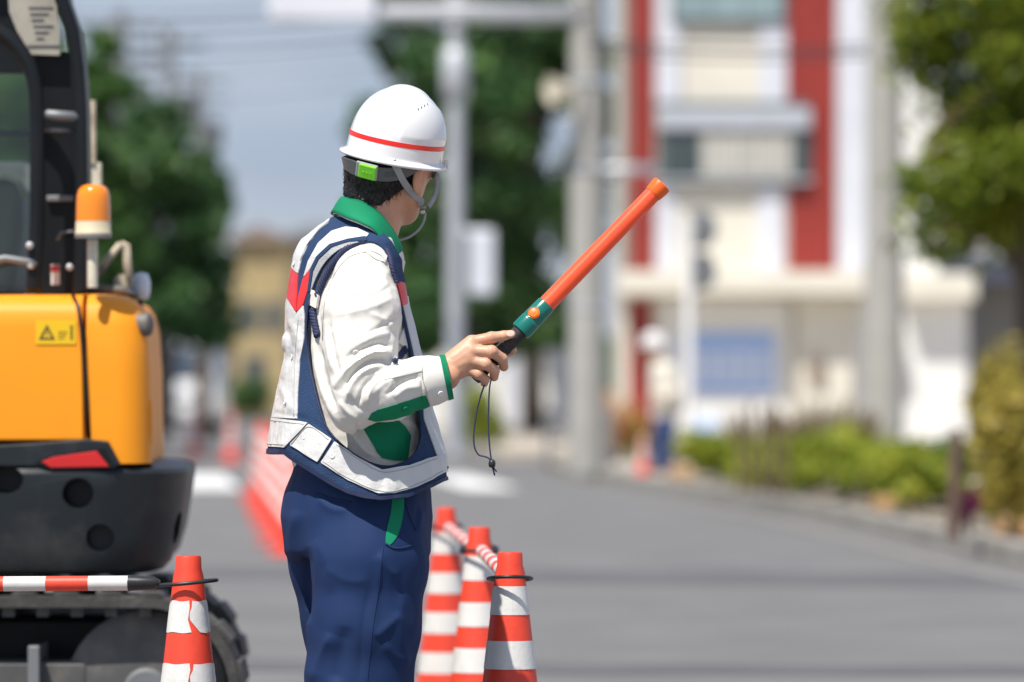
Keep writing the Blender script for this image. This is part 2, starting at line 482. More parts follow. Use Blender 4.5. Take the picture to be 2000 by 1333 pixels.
# ================================================================ the setting
pm("cream_wall", (.70, .665, .575), .8, .05, 1.5, .08, 40, dirt=(.5, .47, .4), dscale=.8, damt=.3)
pm("pale_tile", (.64, .66, .72), .5, .05, 2.)
pm("shutter_grey", (.44, .47, .52), .5, .06, 3.)
pm("red_panel", (.27, .026, .018), .55, .08, 2.)
pm("grey_wall", (.30, .285, .26), .8, .1, 1.)
pm("white_wall", (.78, .78, .76), .7, .04, 1.2)
pm("dark_frame", (.10, .12, .12), .5, .1)
pm("window_glass", (.055, .075, .08), .08, .1, 1., spec=.8)
pm("teal_glass", (.25, .34, .36), .15, .1, 1., spec=.8)
pm("curtain", (.48, .47, .43), .9, .08, 4.)
pm("poster_blue", (.34, .50, .86), .6, .05, 4.)
pm("poster_pale", (.70, .76, .86), .6, .05, 4.)
pm("brick_pink", (.42, .24, .19), .85, .15, 3., .2, 20)
pm("roof_slate", (.22, .235, .26), .7, .15, 3.)
pm("ochre_wall", (.40, .31, .16), .85, .1, 1.)
pm("brown_wall", (.22, .17, .14), .85, .15, 1.)
pm("terracotta", (.46, .27, .12), .8, .14, 6., .15, 50, dirt=(.28, .18, .1), dscale=5.)
pm("wood_brown", (.12, .075, .055), .85, .25, 9., .3, 40)
pm("bark", (.11, .085, .065), .9, .25, 8., .5, 25)
pm("edging_stone", (.20, .17, .13), .9, .3, 2.2, .4, 20, dirt=(.36, .28, .18), dscale=1.3, damt=.8)
pm("soil", (.10, .075, .05), .95, .2, 8., .4, 30)
pm("pole_dark", (.09, .10, .11), .6, .1)
pm("wire_black", (.03, .03, .035), .6, .1)
pm("tin_grey", (.20, .21, .22), .5, .1, 4., metal=.3)
leafmat("leaf_dark", (0.029, 0.081, 0.029), (0.065, 0.153, 0.047), (0.143, 0.260, 0.072))
leafmat("leaf_mid", (0.031, 0.081, 0.022), (0.069, 0.156, 0.037), (0.138, 0.237, 0.056))
leafmat("leaf_olive", (0.075, 0.127, 0.013), (0.203, 0.263, 0.021), (0.456, 0.456, 0.043), tl=.45)
leafmat("leaf_bright", (.15, .20, .015), (.30, .36, .03), (.52, .50, .07), tl=.45)
leafmat("leaf_yellow", (.22, .20, .03), (.40, .33, .06), (.58, .45, .12), tl=.45)
leafmat("grass_dry", (.16, .13, .07), (.26, .2, .11), (.36, .28, .16))
leafmat("flower_orange", (.55, .26, .10), (.66, .36, .14), (.7, .48, .2))
leafmat("flower_magenta", (.25, .05, .12), (.4, .08, .2), (.5, .15, .28))

def sheet(name, poly, z, mat, kind="structure"):
    o = mk(name, [(x, y, z) for x, y in poly], [tuple(range(len(poly)))], mat, origin=(0, 0, 0)); tag(o, kind=kind); return o
sheet("ground", [(-1500, -60), (1500, -60), (1500, 3000), (-1500, 3000)], -.03, MT["earth"])
KERB = [(-20, 6.7), (10, 4.6), (20, 3.9), (33, 2.97), (45, 2.38), (55.6, 1.5), (66, .66), (80, -.35), (100, -1.75), (160, -5.9), (300, -15.7)]
def kx(Y): return float(np.interp(Y, [k[0] for k in KERB], [k[1] for k in KERB]))
LE = [(x - (11.5 if y < 60 else 10.), y) for y, x in KERB]
sheet("road", [(x, y) for y, x in KERB] + LE[::-1], 0., MT["asphalt"])
# side street meeting the road beyond the pole, and the far pavement
sheet("side_street", [(kx(70), 70), (40, 76), (40, 84), (kx(79), 79)], .0, MT["asphalt_side"])

def strip_solid(name, A, B, z0, z1, mat):
    """solid between two polylines of (x, y)"""
    n = len(A); V = []; Fc = []
    for (a, b) in zip(A, B): V += [(*a, z0), (*a, z1), (*b, z1), (*b, z0)]
    for i in range(n - 1):
        for k in range(4):
            k2 = (k + 1) % 4; Fc.append((i * 4 + k, i * 4 + k2, i * 4 + 4 + k2, i * 4 + 4 + k))
    Fc += [(0, 1, 2, 3), tuple((n - 1) * 4 + k for k in (3, 2, 1, 0))]
    m = MB(); m.add(V, Fc); return m
ys = [-20, 10, 20, 33, 45, 55.6, 66, 69.5]
o = strip_solid("pavement", [(kx(y) + .16, y) for y in ys], [(kx(y) + 30, y) for y in ys], -.05, .125, None).build("pavement", MT["paving"]); tag(o, kind="structure")
o = strip_solid("kerb", [(kx(y), y) for y in ys], [(kx(y) + .157, y) for y in ys], -.05, .14, None).build("kerb", MT["concrete"], bev=.02); tag(o, kind="structure")
ys2 = [80, 100, 160, 300]
o = strip_solid("pavement", [(kx(y) + .16, y) for y in ys2], [(kx(y) + 30, y) for y in ys2], -.05, .125, None).build("pavement", MT["paving"]); tag(o, kind="structure")
o = strip_solid("kerb", [(kx(y), y) for y in ys2], [(kx(y) + .157, y) for y in ys2], -.05, .14, None).build("kerb", MT["concrete"]); tag(o, kind="structure")
yl = [30, 60, 100, 160, 300]
o = strip_solid("pavement", [(kx(y) - 10.2, y) for y in yl], [(kx(y) - 40, y) for y in yl], -.05, .12, None).build("pavement", MT["paving"]); tag(o, kind="structure")
# thin sheets, darker than the road, in strips across it, and pale edge line
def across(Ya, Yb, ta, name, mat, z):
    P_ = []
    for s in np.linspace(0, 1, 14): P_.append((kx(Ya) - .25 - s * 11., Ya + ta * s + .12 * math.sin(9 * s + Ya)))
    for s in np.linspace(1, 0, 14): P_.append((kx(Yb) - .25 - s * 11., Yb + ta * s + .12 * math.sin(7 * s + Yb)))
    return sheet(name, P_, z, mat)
across(29.9, 32.0, 3.2, "road_band", MT["asphalt_dark"], .004)
across(20.7, 21.5, 1.5, "road_band", MT["asphalt_dark"], .004)
E1 = [(kx(y) - .42, y) for y in (5, 20, 33, 45, 55.6, 66)]; E2 = [(kx(y) - .28, y) for y in (66, 55.6, 45, 33, 20, 5)]
pm("edge_line", (.21, .20, .185), .8, .15, 6., .2, 60); sheet("road_edge_line", E1 + E2, .005, MT["edge_line"])
# zebra crossing beyond the cones
for k in range(10):
    x0 = kx(62) - .9 - k * .95
    P4 = [(x0, 58.), (x0 - .55, 58.), (x0 - .55 - .0705 * 9, 67.), (x0 - .0705 * 9, 67.)]
    tag(sheet("crossing_stripe", P4, .004, MT["white_marking"]))
# ---------------------------------------------------------------- leaves
def leaves(pts, nrm, size, rs, asp=.55, curl=.25):
    """small folded leaf cards, two triangles wide, random attitude"""
    n = len(pts); V = np.zeros((n, 6, 3))
    a = rs.normal(size=(n, 3)); a = a / np.linalg.norm(a, axis=1)[:, None]; nn = nrm + .75 * a; nn /= np.linalg.norm(nn, axis=1)[:, None]
    t = np.cross(nn, rs.normal(size=(n, 3))); t /= np.linalg.norm(t, axis=1)[:, None] + 1e-9; b = np.cross(nn, t)
    s = (size * rs.uniform(.6, 1.35, n))[:, None]
    V[:, 0] = pts - t * s * .5; V[:, 1] = pts - b * s * asp * .5 + nn * s * curl * .3; V[:, 2] = pts + t * s * .5 - nn * s * curl * .4; V[:, 3] = pts + b * s * asp * .5 + nn * s * curl * .3
    V[:, 4] = pts - t * s * .1 - nn * s * .05; V[:, 5] = pts
    V = V[:, :4]; Fc = np.arange(n * 4).reshape(n, 4)
    Fc = np.concatenate([Fc[:, [0, 1, 2]], Fc[:, [0, 2, 3]]], 1).reshape(-1, 3)
    return V.reshape(-1, 3), Fc

def foliage(name, clumps, n, size, mat, parent, seed, bias=.0, asp=.55, out=.9):
    """clumps: (centre, radii); leaves spread through each clump's outer volume"""
    rs = np.random.RandomState(seed); vol = np.array([r[0] * r[1] * r[2] for _, r in clumps]) ** .7; cnt = np.maximum(4, (n * vol / vol.sum()).astype(int))
    PP = []; NN = []; AT = []
    for (c, r), k in zip(clumps, cnt):
        d = rs.normal(size=(k, 3)); d /= np.linalg.norm(d, axis=1)[:, None]; rr = rs.uniform(.25, 1, k) ** .45
        q = np.array(c) + d * np.array(r) * rr[:, None] * (1 + .22 * rs.normal(size=(k, 1)) * (rr[:, None] > .8))
        PP.append(q); NN.append(d * out + np.array((0, 0, .35))); AT.append(np.clip(rs.normal(.42 + rs.normal() * .13 + bias, .2, k), 0, 1))
    PP, NN, AT = np.concatenate(PP), np.concatenate(NN), np.concatenate(AT)
    V, Fc = leaves(PP, NN, size, rs, asp)
    o = mk(name, V, Fc.tolist(), mat, parent, False)
    at = o.data.attributes.new("leaf", 'FLOAT', 'FACE'); at.data.foreach_set("value", np.repeat(AT, 2).astype(np.float32))
    return o

def tree(base, h, crown_z0, rx, ry, trunk_r, n, leaf, mat, label, seed, group=None, nclump=34, shape='round', lean=(0, 0)):
    rs = random.Random(seed); base = Vector(base); t = empty("tree", base, label, "tree", group)
    top = base + Vector((lean[0], lean[1], h)); m = MB()
    tr = [base + (top - base) * s + Vector((rs.gauss(0, .05), rs.gauss(0, .05), 0)) * h * .08 * s for s in (0, .15, .35, .55, .75, .95)]
    m.tube(tr, [trunk_r * q for q in (1.25, 1, .85, .65, .42, .15)], 9)
    cl = []; H = h - crown_z0
    for i in range(nclump):
        s = rs.random() ** .85; z = crown_z0 + H * s
        prof = math.sin(math.pi * min(1, .16 + s * .84)) ** .6 if shape == 'round' else (1.05 - s) ** .7
        a = rs.random() * 2 * math.pi; q = rs.random() ** .5 * .85
        c = base + Vector((lean[0] * s + rx * prof * q * math.cos(a), lean[1] * s + ry * prof * q * math.sin(a), z)); rr = rs.uniform(.15, .33) * min(rx, H / 2)
        cl.append((c, (rr * 1.15, rr * 1.15, rr * .8)))
        if i % 2 == 0:
            p0 = base + (top - base) * min(.9, max(.12, (z - H * .22) / h)); mid = (p0 + c) / 2 + Vector((0, 0, rr * .25)); m.tube([p0, mid, c], [trunk_r * .32, trunk_r * .2, trunk_r * .06], 6)
    m.build("trunk", MT["bark"], t, True)
    foliage("crown", cl, n, leaf, MT[mat], t, seed)
    return t
# trees beyond the crossing, behind the guard and the poles
def tg(x, Y): return Vector((XP(x, Y), Y, .1))
tree(tg(905, 104), 11.5, 1.2, 2.1, 2.4, .2, 11000, .33, "leaf_dark", "dark green tree behind the guard's baton hand, left of the concrete pole", 11, "street trees beyond the crossing", nclump=60)
tree(tg(1040, 112), 12.5, 1.5, 1.9, 2.4, .2, 11000, .33, "leaf_mid", "tall green tree right behind the left concrete pole", 12, "street trees beyond the crossing", nclump=60)
tree(tg(810, 118), 12.2, 2.6, 1.15, 2., .2, 7000, .33, "leaf_dark", "narrow dark tree rising directly behind the white helmet", 13, "street trees beyond the crossing", nclump=44)
tree(tg(965, 125), 13.5, 1.0, 2.6, 2.2, .22, 10000, .38, "leaf_dark", "tallest dark tree at the back, crossed by the signal arm", 14, "street trees beyond the crossing", nclump=60)
# trees on the left side of the road, behind the excavator
tree(tg(300, 92), 5.6, 1.7, 1.35, 1.6, .17, 11000, .28, "leaf_dark", "dark pointed tree behind the amber beacon", 21, "trees on the left roadside", nclump=56, shape='cone')
tree(tg(395, 98), 5.0, 2.15, .75, 1.4, .15, 7000, .28, "leaf_dark", "smaller dark tree right of the beacon, above the white van", 22, "trees on the left roadside", nclump=36, shape='cone')
tree(tg(205, 84), 6.2, 1.2, .8, 1.4, .17, 6000, .28, "leaf_mid", "tall thin tree rising from behind the excavator cab post", 23, "trees on the left roadside", nclump=40, shape='cone')
tree(tg(40, 80), 7.0, .6, 1.5, 1.5, .17, 7000, .28, "leaf_mid", "leafy tree seen through the excavator's open cab", 24, "trees on the left roadside", nclump=36)
# near tree at the upper right
tree((XP(2010, 43.5), 43.5, .12), 5.6, 2.0, 1.25, 1.1, .11, 28000, .115, "leaf_olive", "sunlit olive green tree hanging into the top right corner", 31, None, nclump=110)

# ---------------------------------------------------------------- background blocks, far left
def block(name, x0, x1, Y, h, depth, mat, label, roofm="roof_slate", wins=(), cat="building", roof=.3):
    X0, X1 = XP(x0, Y), XP(x1, Y); b = empty(name, ((X0 + X1) / 2, Y + depth / 2, 0.1), label, cat)
    MB().bx(X0, X1, Y, Y + depth, .1, h).build("wall", MT[mat], b)
    MB().prism([(X0 - .3, h), (X1 + .3, h), ((X0 + X1) / 2, h + roof)], lambda x, z: (x, Y - .3, z), lambda x, z: (x, Y + depth + .3, z)).build("roof", MT[roofm], b)
    for (wx, wz, ww, wh) in wins:
        xx = X0 + (X1 - X0) * wx; q = MB().bx(xx - ww / 2, xx + ww / 2, Y - .05, Y + .02, wz, wz + wh).build("window", MT["dark_frame"], b)
        MB().bx(xx - ww / 2 + .06, xx + ww / 2 - .06, Y - .054, Y - .045, wz + .06, wz + wh - .06).build("pane", MT["window_glass"], q)
    return b
block("house", 455, 560, 165, 5.2, 8, "ochre_wall", "ochre house far down the road, left of the guard's shoulder", "brown_wall", [(.3, 2.6, .5, .9), (.75, 2.6, .5, .9), (.4, .8, .6, 1.1)], roof=.5)
block("house", 540, 700, 185, 5.8, 8, "brown_wall", "brown house far down the road beside the ochre one", "roof_slate", [(.25, 2.6, .7, 1.), (.6, 2.6, .7, 1.)], roof=.5)
block("house", 380, 460, 175, 4.0, 8, "brown_wall", "low brown house behind the white van", "roof_slate", [(.3, 1.6, .5, .9), (.7, 1.6, .5, .9)], roof=.4)
def shrub(x, Y, rx, ry, h, mat, label, seed, n=900, leaf=.12, group=None, z0=.12, cat="shrub", dX=0):
    rs = random.Random(seed); c = Vector((XP(x, Y) + dX, Y, z0)); b = empty("shrub", c, label, cat, group)
    cl = []
    for i in range(14):
        a = rs.random() * 6.283; q = rs.random() ** .5 * .7; z = h * (.2 + .62 * rs.random()); rr = rs.uniform(.3, .42)
        cl.append((c + Vector((rx * q * math.cos(a), ry * q * math.sin(a), z)), (rx * rr * 1.2, ry * rr * 1.2, h * rr * .62)))
    m = MB()
    for i in range(7):
        e = cl[i][0]; m.tube([c + (e - c) * .05 * Vector((1, 1, 0)).length * 0 + Vector((rs.gauss(0, rx * .1), rs.gauss(0, ry * .1), -.02)), (c + e) / 2 + Vector((0, 0, h * .1)), e], [.014, .01, .004], 5)
    m.build("stems", MT["bark"], b, True)
    foliage("foliage", cl, n, leaf, MT[mat], b, seed); return b
shrub(930, 88, .5, .6, 1.05, "leaf_bright", "round bright green bush low behind the hanging wrist cord", 41, 900, .13)
shrub(480, 150, 1.1, .8, 1.2, "leaf_mid", "low green hedge bush under the ochre house far away", 42, 700, .2)
# pale fence panels beside the side street
f = empty("fence", (XP(800, 116), 116, .1), "pale grey panel fence low under the dark trees", "fence")
for k in range(12):
    xx = XP(745, 116) + k * .36
    MB().bx(xx, xx + .33, 116, 116.04, .25, 2.05).build("panel", MT["pale_tile" if k % 3 else "white_wall"], f)
MB().bx(XP(742, 116), XP(742, 116) + 4.4, 116.045, 116.09, 1.8, 1.9).build("rail", MT["steel_grey"], f)
# hills closing the horizon
pm("far_green", (.03, .055, .03), .9, .3, .02)
hv = []; n = 60
for k in range(n): x = -260 + 520 * k / (n - 1); hv += [(x, 620, -.5), (x, 640, 5.5 + 2.2 * math.sin(k * .7) + 1.4 * math.sin(k * 1.9 + 1) ), (x, 700, -.5)]
o = mk("hills", hv, [(i * 3 + j, i * 3 + j + 1, i * 3 + 4 + j, i * 3 + 3 + j) for i in range(n - 1) for j in (0, 1)], MT["far_green"]); tag(o, kind="structure")

# ---------------------------------------------------------------- red and cream building
BY = 92.0
def bX(x): return XP(x, BY)
def bZ(y): return CAMZ + (HY - y) / F * BY
bl_ = empty("building", (bX(1520), BY + 3, .12), "cream and white building with red vertical panels and a wide upper window", "building")
GZ = bZ(560); TOPZ = 13.5
def slab(name, x0, x1, y0, y1, mat, fr, bk=.0, par=None):
    """facade piece between photo columns x0..x1 and rows y0..y1, front face fr metres before the wall plane"""
    return MB().bx(bX(x0), bX(x1), BY - fr, BY - bk + .0, bZ(y1), bZ(y0)).build(name, MT[mat], par or bl_, bev=.01)
MB().bx(bX(1215), bX(1720), BY, BY + 7, .12, TOPZ).build("wall", MT["cream_wall"], bl_)
MB().bx(bX(1722), bX(1835), BY + .6, BY + 7, .12, 9.5).build("side_wall", MT["white_wall"], bl_)
slab("panel", 1282, 1330, -500, 204, "pale_tile", .06); slab("panel", 1482, 1536, -500, 204, "pale_tile", .06)
slab("panel", 1282, 1320, 362, 530, "pale_tile", .06); slab("panel", 1478, 1530, 362, 530, "pale_tile", .06)
slab("panel", 1636, 1716, -500, 530, "pale_tile", .07)
slab("red_panel", 1232, 1278, -500, 528, "red_panel", .05); slab("red_panel", 1538, 1632, -500, 528, "red_panel", .05)
slab("red_panel", 1228, 1274, 586, 885, "red_panel", .05)
slab("panel", 1216, 1230, -500, 528, "brown_wall", .04)
win = slab("window", 1284, 1582, 200, 362, "dark_frame", .16)
win["label"] = "wide upper window under a pale shutter box"
MB().bx(bX(1284), bX(1582), BY - .26, BY - .163, bZ(254), bZ(214)).build("shutter_box", MT["shutter_grey"], win, bev=.02)
for k, (a, b, mt_) in enumerate(((1300, 1342, "window_glass"), (1346, 1366, "window_glass"), (1370, 1400, "curtain"), (1404, 1440, "curtain"), (1444, 1474, "curtain"), (1478, 1514, "curtain"), (1518, 1544, "curtain"), (1550, 1574, "window_glass"))):
    MB().bx(bX(a), bX(b), BY - .185, BY - .163, bZ(344), bZ(258)).build("pane", MT[mt_], win)
MB().bx(bX(1280), bX(1586), BY - .22, BY - .163, bZ(356), bZ(349)).build("sill", MT["shutter_grey"], win, bev=.01)
w2 = slab("window", 1310, 1534, -130, 44, "dark_frame", .14)
for a, b in ((1316, 1384), (1388, 1456), (1460, 1528)): MB().bx(bX(a), bX(b), BY - .165, BY - .143, bZ(38), bZ(-120)).build("pane", MT["teal_glass"], w2)
MB().bx(bX(1205), bX(1722), BY - .9, BY - .002, bZ(578), bZ(534)).build("ledge", MT["cream_wall"], bl_, bev=.03)
MB().bx(bX(1760), bX(1902), BY - .55, BY + 3, bZ(588), bZ(536)).build("ledge", MT["cream_wall"], bl_, bev=.03)
MB().bx(bX(1765), bX(1890), BY - .05, BY + 6, .12, bZ(588) - .003).build("annex_wall", MT["white_wall"], bl_)
slab("shopfront", 1290, 1545, 586, 884, "white_wall", .05)
slab("column", 1556, 1662, 580, 884, "cream_wall", .35)
MB().bx(bX(1665), bX(1716), BY - .05, BY - .002, .12, bZ(586)).build("shopfront", MT["white_wall"], bl_)
lm = slab("wall_lamp", 1578, 1606, 700, 745, "brown_wall", .46, .352)
po = empty("window_poster", (bX(1420), BY - .06, bZ(768)), "large blue gridded poster on the shopfront left of the cream column", "poster")
MB().bx(bX(1330), bX(1512), BY - .075, BY - .055, bZ(768), bZ(650)).build("sheet", MT["poster_blue"], po)
for r_ in range(3):
    for c_ in range(5):
        MB().bx(bX(1340 + c_ * 34), bX(1366 + c_ * 34), BY - .08, BY - .0765, bZ(704 + r_ * 22), bZ(688 + r_ * 22)).build("cell", MT["poster_pale"], po)
po = empty("notice", (bX(1375), BY - .06, bZ(860)), "small pale notice low on the shopfront under the blue poster", "poster")
MB().bx(bX(1345), bX(1408), BY - .07, BY - .055, bZ(862), bZ(805)).build("sheet", MT["poster_pale"], po)
MB().bx(bX(1362), bX(1392), BY - .075, BY - .0715, bZ(845), bZ(822)).build("print_block", MT["poster_blue"], po)
# neighbour at the right edge: dark ground floor, slate skirt roof, pink upper wall
nb = empty("building", (XP(1980, 104), 108, .12), "dark grey building at the right edge with a pink brick upper wall", "building")
MB().bx(XP(1870, 104), XP(2400, 104), 104, 112, .12, 2.9).build("wall", MT["grey_wall"], nb)
MB().prism([(102.8, 2.905), (112, 2.905), (112, 3.9), (104.6, 3.65)], lambda y, z: (XP(1840, 104), y, z), lambda y, z: (XP(2400, 104), y, z)).build("skirt_roof", MT["roof_slate"], nb)
MB().bx(XP(1870, 104), XP(2400, 104), 104.65, 112, 3.62, 6.4).build("upper_wall", MT["brick_pink"], nb)

# ---------------------------------------------------------------- poles, signs, signals, wires
def pole(x, Y, h, r0, r1, label, mat="concrete_pole", z0=.1, cat="utility pole", name="utility_pole"):
    b = empty(name, (XP(x, Y), Y, z0), label, cat); X = XP(x, Y)
    MB().tube([(X, Y, z0), (X, Y, z0 + h * .5), (X, Y, z0 + h)], [r0, (r0 + r1) / 2, r1], 20).build("shaft", MT[mat], b, True, sharp=50); return b
p1 = pole(1147, 62.5, 11, .2, .165, "tall concrete pole carrying the signal arm, right of the guard's baton hand")
X1 = XP(1147, 62.5); zz = lambda y, Y: CAMZ + (HY - y) / F * Y
for y in (160, 330, 600):
    MB().lathe([(.205, -.03), (.212, 0), (.205, .03)], 20, (X1, 62.5, zz(y, 62.5)), caps=False).build("clamp_band", MT["galvanised"], p1, True)
for k in range(6): 
    zq = 2.2 + k * .9; s = 1 if k % 2 else -1
    MB().tube([(X1, 62.5, zq), (X1 + s * .32, 62.5, zq)], .012, 6).build("step_bolt", MT["galvanised"], p1)
MB().tube([(X1, 62.4, zz(32, 62.4)), (XP(700, 62.4), 62.4, zz(26, 62.4)), (XP(640, 62.4), 62.4, zz(24, 62.4))], [.085, .075, .07], 12).build("signal_arm", MT["galvanised"], p1, True)
MB().tube([(X1, 62.4, zz(12, 62.4)), (XP(720, 62.4), 62.4, zz(14, 62.4))], [.035, .035], 8).build("arm_stay", MT["galvanised"], p1, True)
MB().tube([(X1, 62.4, zz(333, 62.4)), (XP(1285, 62.4), 62.4, zz(330, 62.4))], .055, 10).build("bracket", MT["galvanised"], p1, True)
sg = empty("traffic_signal", (XP(620, 62.3), 62.3, zz(45, 62.3)), "pale horizontal traffic signal box at the end of the arm", "traffic signal")
MB().bx(XP(525, 62.3), XP(735, 62.3), 62.15, 62.42, zz(42, 62.3), zz(-22, 62.3)).build("housing", MT["pale_tile"], sg, bev=.04)
for k in range(3):
    MB().lathe([(.155, 0), (.16, .16), (.145, .16), (.14, 0)], 20, (XP(562 + k * 68, 62.43), 62.43, zz(10, 62.4)), zto((0, 1, 0))).build("visor", MT["white_paint"], sg, True, sharp=40)
lampb = empty("street_speaker", (XP(1104, 62.2), 62.2, zz(190, 62.2)), "small cream horn speaker on the left side of the signal pole", "speaker")
MB().lathe([(.04, 0), (.06, .1), (.10, .2), (.16, .32), (.165, .33), (.15, .31)], 18, (XP(1128, 62.2), 62.2, zz(176, 62.2)), zto((-1, -.5, -.05))).build("horn", MT["cream_paint"], lampb, True)
MB().tube([(XP(1128, 62.2), 62.2, zz(176, 62.2)), (X1, 62.45, zz(176, 62.2))], .03, 8).build("mount", MT["galvanised"], lampb)
p2 = pole(889, 77, 8.5, .125, .095, "grey steel street pole left of the baton hand, with a joint near the top", "galvanised", cat="street pole", name="street_pole")
X2 = XP(889, 77)
MB().lathe([(.12, -.35), (.175, -.3), (.18, .0), (.175, .3), (.12, .35)], 18, (X2, 77, zz(145, 77))).build("joint_sleeve", MT["galvanised"], p2, True, sharp=50)
MB().tube([(X2, 77, zz(452, 77)), (XP(950, 76.8), 76.8, zz(452, 77))], .03, 8).build("bracket", MT["galvanised"], p2)
ps_ = empty("pedestrian_signal", (XP(940, 76.7), 76.7, zz(580, 76.7)), "pale pedestrian signal box hanging on the grey street pole", "traffic signal")
MB().bx(XP(915, 76.7), XP(967, 76.7), 76.5, 76.75, zz(578, 76.7), zz(450, 76.7)).build("housing", MT["pale_tile"], ps_, bev=.04)
for y in (485, 545): MB().bx(XP(921, 76.7), XP(961, 76.7), 76.755, 76.95, zz(y + 4, 76.7), zz(y - 26, 76.7)).build("visor", MT["galvanised"], ps_, bev=.02)
p3 = pole(1727, 58.5, 10, .2, .17, "beige concrete pole standing in the flower bed before the building")
MB().lathe([(.206, -.9), (.208, 0), (.206, .9)], 20, (XP(1727, 58.5), 58.5, 1.5), caps=False).build("guard_sleeve", MT["concrete_pole"], p3, True)
sp_ = empty("sign_post", (XP(1346, 60), 60, .12), "white post with two round road signs seen from behind", "road sign")
MB().tube([(XP(1346, 60), 60, .12), (XP(1346, 60), 60, zz(425, 60))], .055, 12).build("post", MT["white_paint"], sp_, True, sharp=50)
for y in (448, 530):
    MB().lathe([(.0, -.012), (.20, -.01), (.205, 0), (.2, .01), (0, .012)], 26, (XP(1368, 60.1), 60.1, zz(y, 60.1)), zto((.55, 1, 0))).build("sign_plate", MT["tin_grey"], sp_, True, sharp=40)
    MB().bx(XP(1340, 60), XP(1380, 60), 60.05, 60.07, zz(y + 5, 60), zz(y - 5, 60)).build("bracket", MT["tin_grey"], sp_)
# far power poles at the left, with arms and transformers
for (x, Y, top, lab) in ((330, 118, 60, "far power pole with transformer behind the dark roadside trees"), (390, 150, 140, "farther thin power pole right of the transformer pole"), (235, 100, 20, "power pole nearest the excavator cab, above the beacon")):
    X = XP(x, Y); zt = zz(top, Y); b = empty("power_pole", (X, Y, .1), lab, "utility pole", "power poles along the left roadside")
    MB().tube([(X, Y, .1), (X, Y, zt)], [.17, .12], 12).build("shaft", MT["pole_dark"], b, True)
    for q in (.3, .9): MB().bx(X - .75, X + .75, Y - .05, Y + .05, zt - q - .05, zt - q + .05).build("cross_arm", MT["pole_dark"], b)
    MB().lathe([(.02, -.4), (.24, -.38), (.25, 0), (.24, .38), (.02, .42)], 14, (X + .36, Y - .1, zt - 1.7)).build("transformer", MT["pole_dark"], b, True, sharp=50)
    for q in (-.6, -.2, .2, .6): MB().tube([(X + q, Y, zt - .25), (X + q, Y, zt - .05)], .035, 6).build("insulator", MT["pale_tile"], b)
wl = 0
for (xa, ya, Ya, xb, yb, Yb, sag) in ((-60, 15, 100, 1150, -60, 62, .3), (-60, 95, 118, 1150, 30, 62, .3), (-60, 140, 118, 760, 118, 125, .2), (-60, 60, 100, 740, 62, 125, .2), (1150, 80, 62, 1727, 92, 58.5, .05), (1150, 96, 62, 1727, 104, 58.5, .08), (-60, 40, 110, 1150, 2, 62, .2), (-60, 200, 150, 740, 160, 160, .2)):
    A, Bq = P(xa, ya, Ya), P(xb, yb, Yb); pts = [A + (Bq - A) * t + Vector((0, 0, -4 * sag * t * (1 - t))) for t in np.linspace(0, 1, 13)]; wl += 1
    o = MB().tube(pts, .018, 5).build("power_line", MT["wire_black"], None, True)
    tag(o, ["top sky wire over the excavator", "second wire, slanting to the signal pole", "third sky wire, level behind the trees", "fourth sky wire, level above the far pole", "upper wire crossing the red and cream building", "lower wire crossing the red and cream building", "thin wire just under the signal arm", "lowest wire over the dark left trees"][wl - 1], "power line", "overhead power lines")

# ---------------------------------------------------------------- planting bed along the kerb
ysb = [26, 33, 40, 45, 50, 55.6]
o = strip_solid("bed", [(kx(y) + .55, y) for y in ysb], [(kx(y) + 1.6, y) for y in ysb], .1, .2, None).build("planting_bed", MT["soil"]); tag(o, kind="structure")
bl0 = None
o = strip_solid("e", [(kx(y) + .24, y) for y in ysb], [(kx(y) + .54, y) for y in ysb], .1, .165, None).build("bed_edging", MT["edging_stone"], bev=.01); tag(o, kind="structure")
for i, (Y, L, lab) in enumerate(((35.0, 1.5, "long orange terracotta edging block beside the dark wooden post"), (42.3, .7, "terracotta edging block under the brightest green bush"), (51.0, .8, "terracotta edging block before the leftmost bush"), (57.0, .8, "terracotta edging block near the background worker's feet"))):
    m = MB(); X = kx(Y) + .30
    m.box((X, Y, .125 + .06), (.20, L, .12), rz=math.atan(.0705)); o = m.build("edging_block", MT["terracotta"], bev=.025, seg=3); tag(o, lab, "planter edge", "terracotta edging along the flower bed")
BS = [(1368, 57, .30, .4, .46, "leaf_bright", "low green bush right beside the background worker"), (1415, 54, .36, .5, .50, "leaf_bright", "low green bush second from the background worker"),
      (1592, 47.5, .38, .6, .52, "leaf_bright", "bright green bush just right of the dark pickets"), (1655, 45, .40, .7, .54, "leaf_bright", "bright green bush left of the beige pole"), (1725, 43, .42, .7, .50, "leaf_bright", "darker green bush at the foot of the beige pole"),
      (1795, 41, .38, .6, .48, "leaf_bright", "green bush left of the dark wooden post"), (1480, 50.5, .40, .6, .42, "leaf_bright", "yellow green bush behind the picket stakes"), (1535, 49, .36, .6, .44, "leaf_bright", "yellow green bush right behind the rightmost picket stake"), (1835, 43.5, .3, .5, .5, "leaf_mid", "small dark bush behind the wooden post")]
for i, (x, Y, rx, ry, h, mt_, lab) in enumerate(BS): shrub(x, Y, rx, ry, h, mt_, lab, 60 + i, 1100, .085, "bushes in the roadside bed", z0=.18)
shrub(1945, 36.8, .24, .35, 1.10, "leaf_yellow", "tall yellow green plant right of the dark wooden post", 80, 1500, .08, "yellow plants at the right edge", z0=.18)
shrub(1990, 34.8, .26, .35, .95, "leaf_yellow", "yellow flowering plant at the right edge of the photo", 81, 1500, .08, "yellow plants at the right edge", z0=.18)
shrub(1893, 34.8, .07, .09, .26, "flower_magenta", "small magenta flowers at the foot of the wooden post", 82, 240, .05, None, z0=.18, cat="flowers")
